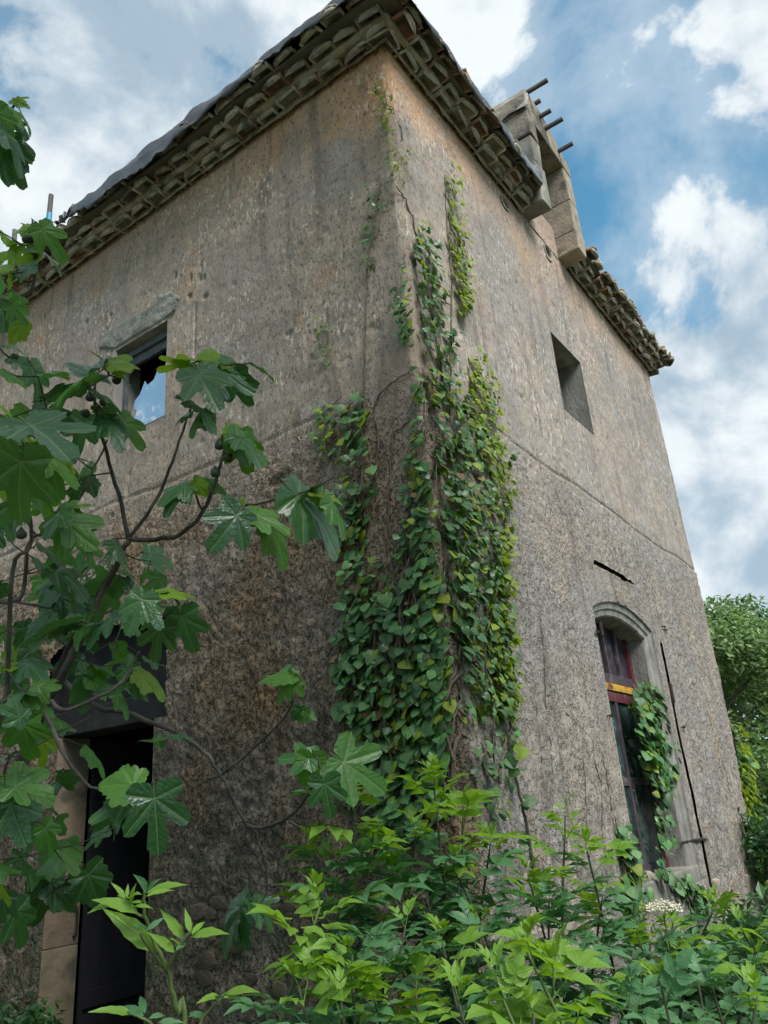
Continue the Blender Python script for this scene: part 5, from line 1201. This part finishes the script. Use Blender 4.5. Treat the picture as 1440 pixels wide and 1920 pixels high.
def shoot(thing, base, tip, leaf_len, young, rnd, low=0.35, spacing=0.10):
    base, tip = Vector(base), Vector(tip); mid = base.lerp(tip, 0.55) + Vector((rnd.uniform(-.14, .14), rnd.uniform(-.14, .14), 0.06))
    P = smooth_path([base, mid, tip], 8); Ln = (tip - base).length
    m = MB(); n = len(P); m.tube(P, [0.010 - 0.0065 * i / (n - 1) for i in range(n)], 5); m.build('stem', MAT_TWIG if not young > 1 else MAT_STEM, thing, True)
    k = max(3, int(Ln * (1 - low) / spacing)); az = rnd.uniform(0, 3.14)
    for i in range(k):
        t = low + (1 - low) * (i / k) ** 0.9; f = t * (n - 1); a = int(f); p = P[a].lerp(P[min(a + 1, n - 1)], f - a)
        axis = (P[min(a + 1, n - 1)] - P[max(a - 1, 0)]).normalized()
        az += math.pi / 2 + rnd.uniform(-.35, .35)
        for s in (0, math.pi):
            rad = Vector((math.cos(az + s), math.sin(az + s), 0)); el = rnd.uniform(0.15, 0.6) + 0.35 * (t > 0.85)
            d = rad * math.cos(el) + axis * math.sin(el)
            kind = 'Y' if (t > 0.74 and rnd.random() < young * 0.85) or rnd.random() < 0.05 * young else 'D'
            put_leaf('leaf', rnd.choice(ELD[kind]), thing, p, d, Vector((0, 0, 1)) + rad * rnd.uniform(-.2, .5) + Vector((rnd.uniform(-.3, .3), rnd.uniform(-.3, .3), 0)), 1.08 * leaf_len * rnd.uniform(0.65, 1.2) * (0.72 if t > 0.9 else 1), 1.0)
    for j in range(rnd.randint(2, 4)):
        a = az + j * 1.57 + rnd.uniform(-.5, .5); rad = Vector((math.cos(a), math.sin(a), 0)); el = rnd.uniform(0.7, 1.25)
        put_leaf('leaf', rnd.choice(ELD['T' if young > 0.3 else 'D']), thing, tip, rad * math.cos(el) + Vector((0, 0, 1)) * math.sin(el), Vector((0, 0, 1)) - rad * 0.6, leaf_len * rnd.uniform(0.42, 0.6))


def elder(label, center, shoots, leaf_len=0.20, seed=1, low=0.35):
    r = random.Random(seed); th = empty('elder_shrub', center); tag(th, label, 'shrub', 'elder shrubs at the foot of the house')
    for (px, py, d, young) in shoots:
        tip = at(px, py, d); base = Vector((tip.x * 0.55 + center[0] * 0.45 + r.uniform(-.22, .22), tip.y * 0.55 + center[1] * 0.45 + r.uniform(-.22, .22), -0.02))
        shoot(th, base, tip, leaf_len, young, r, low)
    return th
def gp(px, d):
    p = at(px, 1900, d); return (p.x, p.y, 0.0)
elder('elder shrub with a tall yellow-green tip in front of the right-hand fig leaves', gp(660, 3.0), [(655, 1475, 2.9, 1.0), (590, 1600, 2.8, 0.5), (700, 1590, 2.9, 0.7), (640, 1690, 2.7, 0.3), (735, 1640, 3.0, 0.4)], 0.21, 1)
elder('elder shrub with pale tips rising in front of the ivy foot', gp(830, 3.1), [(812, 1455, 3.1, 1.0), (868, 1510, 3.1, 1.0), (780, 1560, 3.0, 0.7), (920, 1580, 3.1, 0.8), (850, 1620, 2.9, 0.4), (800, 1680, 2.8, 0.3)], 0.21, 2)
elder('elder shrub with a pale green tip against the grey right wall', gp(1040, 3.2), [(1060, 1530, 3.2, 1.0), (1100, 1590, 3.3, 0.8), (990, 1640, 3.1, 0.5), (1030, 1690, 3.0, 0.3), (1130, 1680, 3.3, 0.4)], 0.19, 3)
elder('elder shrub with dark leaves under the narrow ivy strand', gp(1180, 3.4), [(1180, 1730, 3.3, 0.5), (1130, 1770, 3.1, 0.3), (1220, 1770, 3.3, 0.5), (1090, 1800, 2.9, 0.2)], 0.20, 4)
th5 = elder('elder shrub carrying a cream flower head below the arched window', gp(1300, 3.4), [(1262, 1730, 3.4, 0.4), (1340, 1700, 3.5, 0.8), (1300, 1790, 3.2, 0.3), (1390, 1740, 3.4, 0.7), (1420, 1800, 3.2, 0.4)], 0.20, 5)
elder('elder shrub with broad leaves in the bottom right corner', gp(1330, 2.4), [(1330, 1830, 2.5, 0.3), (1240, 1850, 2.4, 0.4), (1420, 1870, 2.4, 0.4), (1180, 1880, 2.3, 0.2)], 0.20, 6)
elder('bright lime-green elder shrub at the bottom, right of centre', gp(960, 1.9), [(985, 1775, 1.9, 1.3), (930, 1840, 1.8, 1.2), (1040, 1820, 1.9, 1.2), (860, 1880, 1.75, 1.0), (1000, 1900, 1.8, 1.0)], 0.19, 7, 0.5)
elder('elder shrub with a pointed lime shoot beside the dark wall foot', gp(640, 2.1), [(600, 1700, 2.2, 1.3), (660, 1790, 2.1, 0.4), (560, 1850, 2.0, 0.5), (720, 1800, 2.2, 0.3), (640, 1880, 1.9, 0.4)], 0.20, 8)
elder('dark leafy elder shrub filling the bottom centre', gp(800, 2.4), [(760, 1740, 2.5, 0.5), (830, 1770, 2.4, 0.5), (780, 1850, 2.2, 0.4), (900, 1740, 2.6, 0.4), (700, 1860, 2.1, 0.5)], 0.20, 9)
# elderflower
fl = MB()
fr2 = random.Random(8); fc = at(1242, 1705, 3.3)
for k in range(260):
    a = fr2.uniform(0, 6.28); rr = math.sqrt(fr2.random()) * 0.085
    c = fc + Vector((RIGHT.x, RIGHT.y, 0)).normalized() * math.cos(a) * rr * 1.0 + Vector((FWD.x, FWD.y, 0)).normalized() * math.sin(a) * rr + Vector((0, 0, 0.03 * (1 - rr / 0.085) + fr2.uniform(-.012, .012)))
    s = fr2.uniform(0.0035, 0.0065)
    fl.add([c + Vector((s, 0, 0)), c + Vector((-s, 0, 0)), c + Vector((0, s, 0)), c + Vector((0, -s, 0)), c + Vector((0, 0, s)), c + Vector((0, 0, -s))], [(0, 2, 4), (2, 1, 4), (1, 3, 4), (3, 0, 4), (2, 0, 5), (1, 2, 5), (3, 1, 5), (0, 3, 5)])
fl.build('flower_head', MAT_FLOWER, th5)
fl = MB(); fl.tube([fc + Vector((0.02, 0, -0.35)), fc + Vector((0, 0, -0.02))], 0.0035, 4)
for k in range(7):
    a = k * 0.9; fl.tube([fc + Vector((0, 0, -0.05)), fc + Vector((math.cos(a) * 0.06, math.sin(a) * 0.06, 0.0))], 0.0015, 3)
fl.build('flower_stalk', MAT_STEM, th5)

# young sapling before the doorway
sp = empty('elder_shrub', gp(330, 1.55)); tag(sp, 'lone bright elder sapling standing in front of the dark doorway', 'shrub', 'elder shrubs at the foot of the house')
D0 = 1.55
branch([Vector(gp(345, D0)) + Vector((0, 0, 0.0)), at(345, 1990, D0), at(332, 1900, D0), at(*c6(625, 840), D0), at(*c6(560, 690), D0), at(*c6(540, 600), D0), at(*c6(548, 540), D0)], 0.0065, 0.003, sp, MAT_STEM, 'stem')
branch([at(*c6(625, 840), D0), at(*c6(680, 740), D0), at(*c6(720, 690), D0)], 0.004, 0.0025, sp, MAT_STEM, 'stem')
branch([at(*c6(625, 840), D0), at(*c6(560, 760), D0 - 0.03), at(*c6(520, 690), D0 - 0.05)], 0.0035, 0.002, sp, MAT_STEM, 'stem')
branch([at(*c6(540, 640), D0), at(*c6(480, 605), D0), at(*c6(430, 575), D0)], 0.003, 0.0015, sp, MAT_STEM, 'stem')
branch([at(345, 1990, D0), at(*c6(560, 1035), 1.5), at(*c6(500, 1005), 1.5)], 0.004, 0.002, sp, MAT_STEM, 'stem')
branch([at(345, 1990, D0), at(*c6(750, 1035), 1.6), at(*c6(830, 940), 1.6)], 0.004, 0.002, sp, MAT_STEM, 'stem')
for (bx, by, tx, ty, k, face) in ((440, 585, 322, 608, 'Y', .5), (520, 625, 350, 545, 'Y', .5), (600, 770, 395, 600, 'Y', .8), (470, 570, 425, 505, 'Y', .5), (475, 570, 480, 512, 'Y', .6), (480, 572, 520, 530, 'Y', .5), (470, 580, 440, 545, 'Y', .5), (490, 585, 500, 520, 'Y', .5), (485, 590, 555, 570, 'Y', .4), (500, 600, 570, 590, 'Y', .4),
                                  (550, 550, 692, 492, 'Y', .45), (550, 562, 658, 518, 'Y', .35), (548, 545, 530, 482, 'D', .7), (548, 548, 585, 490, 'D', .6), (548, 690, 615, 635, 'D', .7), (560, 700, 520, 650, 'D', .5), (690, 720, 608, 612, 'Y', .8), (715, 700, 695, 603, 'Y', .6), (715, 715, 842, 672, 'Y', .5), (720, 705, 770, 640, 'Y', .5), (655, 770, 570, 695, 'Y', .7), (670, 750, 655, 700, 'Y', .6), (660, 765, 705, 720, 'D', .5),
                                  (500, 1005, 350, 965, 'Y', .4), (540, 1010, 450, 955, 'D', .6), (545, 1000, 522, 918, 'D', .8), (560, 1020, 630, 992, 'D', .6), (590, 1035, 690, 1020, 'D', .5), (520, 1010, 470, 970, 'D', .5), (830, 940, 755, 932, 'Y', .5), (840, 930, 958, 890, 'Y', .45), (835, 942, 928, 935, 'Y', .35), (760, 1015, 700, 985, 'D', .7), (770, 1005, 700, 1000, 'D', .5), (840, 935, 810, 915, 'D', .6)):
    A = at(*c6(bx, by), D0 + RNG.uniform(-.03, .03)); B = at(*c6(tx, ty), D0 + RNG.uniform(-.05, .05)); v = (EYE - A).normalized()
    put_leaf('leaf', LEAFLET[k], sp, A, B - A, v * face + Vector((0, 0, 1)) * (1 - face), (B - A).length, 0.95)

# ------------------------------------------------------------------ background trees on the right, undergrowth
def leaf_cloud(centres, n, size, rnd, mat, name, parent, flat=0.4):
    m = MB()
    tot = sum(c[1] ** 2 for c in centres)
    for (c, r) in centres:
        for k in range(int(n * r * r / tot)):
            d = Vector((rnd.gauss(0, 1), rnd.gauss(0, 1), rnd.gauss(0, 1))).normalized(); p = Vector(c) + d * r * (rnd.random() ** 0.4) * Vector((1, 1, 0.8)).length / 1.6
            a = Vector((rnd.gauss(0, 1), rnd.gauss(0, 1), rnd.gauss(0, .5) - 0.3)).normalized(); nn = (d + Vector((0, 0, 1)) * rnd.uniform(0, 1.5)).normalized()
            s = size * rnd.uniform(0.6, 1.35); M = frame_from(a, nn); M.translation = p
            m.add([M @ Vector(q) for q in ((0, 0, 0), (s * .5, s * .26, 0.04 * s), (s, 0, -.1 * s), (s * .5, -s * .26, 0.04 * s))], [(0, 1, 2, 3)])
    return tag(m.build(name, mat, parent), kind='stuff')
def tree(label, base, height, spread, seed, mat, n=9000, size=0.16):
    r = random.Random(seed); th = empty('tree', base); tag(th, label, 'tree', 'trees behind the house')
    B = Vector(base); top = B + Vector((r.uniform(-.4, .4), r.uniform(-.4, .4), height * 0.8))
    branch([B - Vector((0, 0, .1)), B.lerp(top, 0.4) + Vector((r.uniform(-.3, .3), r.uniform(-.3, .3), 0)), top], height * 0.026, 0.03, th, MAT_BARK, 'trunk', 6, 8)
    cs = []
    for k in range(16):
        t = r.uniform(0.22, 1.0); a = r.uniform(0, 6.28); rr = spread * (1 - abs(t - 0.55) * 0.9) * r.uniform(0.35, 1.0)
        c = B + Vector((math.cos(a) * rr, math.sin(a) * rr, height * t * 0.93)); cs.append((c, spread * r.uniform(0.26, 0.46)))
        s0 = B.lerp(top, min(0.95, t * 0.8)); branch([s0, s0.lerp(c, 0.5) + Vector((0, 0, 0.2)), c], height * 0.008, 0.012, th, MAT_BARK, 'limb', 3, 5)
    leaf_cloud(cs, n, size, r, mat, 'crown', th)
def far(px, d):
    p = at(px, 1440, d); return (p.x, p.y, 0.0)
tree('pale feathery tree immediately right of the house end', far(1370, 13), 4.7, 1.5, 1, CROWN_B, 13000, 0.12)
tree('dense darker tree at the right edge of the view', far(1470, 14.5), 5.0, 1.8, 2, CROWN_A, 14000, 0.13)
tree('broad tree furthest back behind the house end', far(1400, 19), 6.0, 2.6, 3, CROWN_A, 13000, 0.16)
# a tall tree behind the viewer shades the doorway side
bt = empty('tree', (-5.2, -4.4, 0.0)); tag(bt, 'tall leafy tree standing behind the viewer, left of the path', 'tree')
branch([(-5.2, -4.4, -0.1), (-4.9, -4.1, 2.5), (-4.2, -3.7, 5.0), (-3.2, -3.2, 7.6)], 0.16, 0.05, bt, MAT_BARK, 'trunk', 6, 8)
rb = random.Random(77); cs = []
for k in range(22):
    c = Vector((-2.7, -2.7, 7.0)) + Vector((rb.gauss(0, 0.85), rb.gauss(0, 0.85), rb.gauss(0, 0.8))); cs.append((c, rb.uniform(0.5, 0.85)))
    branch([(-4.2, -3.7, 5.0), Vector((-3.6, -3.4, 6.2)).lerp(c, 0.3), c], 0.03, 0.01, bt, MAT_BARK, 'limb', 3, 5)
leaf_cloud(cs, 5200, 0.20, rb, CROWN_A, 'crown', bt)
def bush(label, base, r0, h, n, seed, mat=GROUNDLEAF, size=0.09):
    r = random.Random(seed); th = empty('bush', base); tag(th, label, 'bush', 'bushes round the house')
    cs = [(Vector(base) + Vector((r.uniform(-1, 1) * r0 * .6, r.uniform(-1, 1) * r0 * .6, h * r.uniform(.2, .85))), r0 * r.uniform(.35, .6)) for _ in range(9)]
    for c, _ in cs[:5]: branch([Vector(base), Vector(base).lerp(c, .6) + Vector((.05, 0, .05)), c], .012, .005, th, MAT_TWIG, 'stem', 3, 5)
    leaf_cloud(cs, n, size, r, mat, 'foliage', th)
bush('low bright bush at the right edge under the yellowish ivy', far(1455, 9.0), 0.8, 1.3, 2600, 1, GROUNDLEAF, 0.10)
bush('tall bush standing between the house end and the trees', far(1430, 11), 1.3, 2.6, 5200, 2, CROWN_A, 0.11)
bush('shaded bush at the foot of the ivy-covered corner', (-0.75, -0.55, 0), 0.6, 0.9, 2600, 3)
bush('shaded bush under the arched window', (2.6, -0.85, 0), 0.7, 0.75, 2600, 4)
bush('dark bush low in front of the door', (-0.5, 3.3, 0), 0.45, 0.5, 1300, 5)
bush('shaded low bush between the elder shrubs and the right wall', (1.1, -0.9, 0), 0.65, 0.85, 2600, 6)
bush('low bush near the lens under the bottom centre elders', (-1.9, -1.55, 0), 0.5, 0.75, 2200, 7)
# grass and weeds over the ground near the house
m = MB(); gr = random.Random(12)
for k in range(16000):
    x = gr.uniform(-7, 9); y = gr.uniform(-6, 6)
    if x > -0.15 and y > -0.15 and x < 6.9: continue
    h = gr.uniform(0.12, 0.38); a = gr.uniform(0, 6.28); w = gr.uniform(.006, .014); lx, ly = math.cos(a) * h * .5, math.sin(a) * h * .5
    m.add([(x - math.sin(a) * w, y + math.cos(a) * w, 0), (x + math.sin(a) * w, y - math.cos(a) * w, 0), (x + lx * .4, y + ly * .4, h * .75), (x + lx, y + ly, h)], [(0, 1, 2), (2, 3, 0)])
tag(m.build('grass', GROUNDLEAF), 'rank green grass growing round the foot of the house', 'grass', kind='stuff')
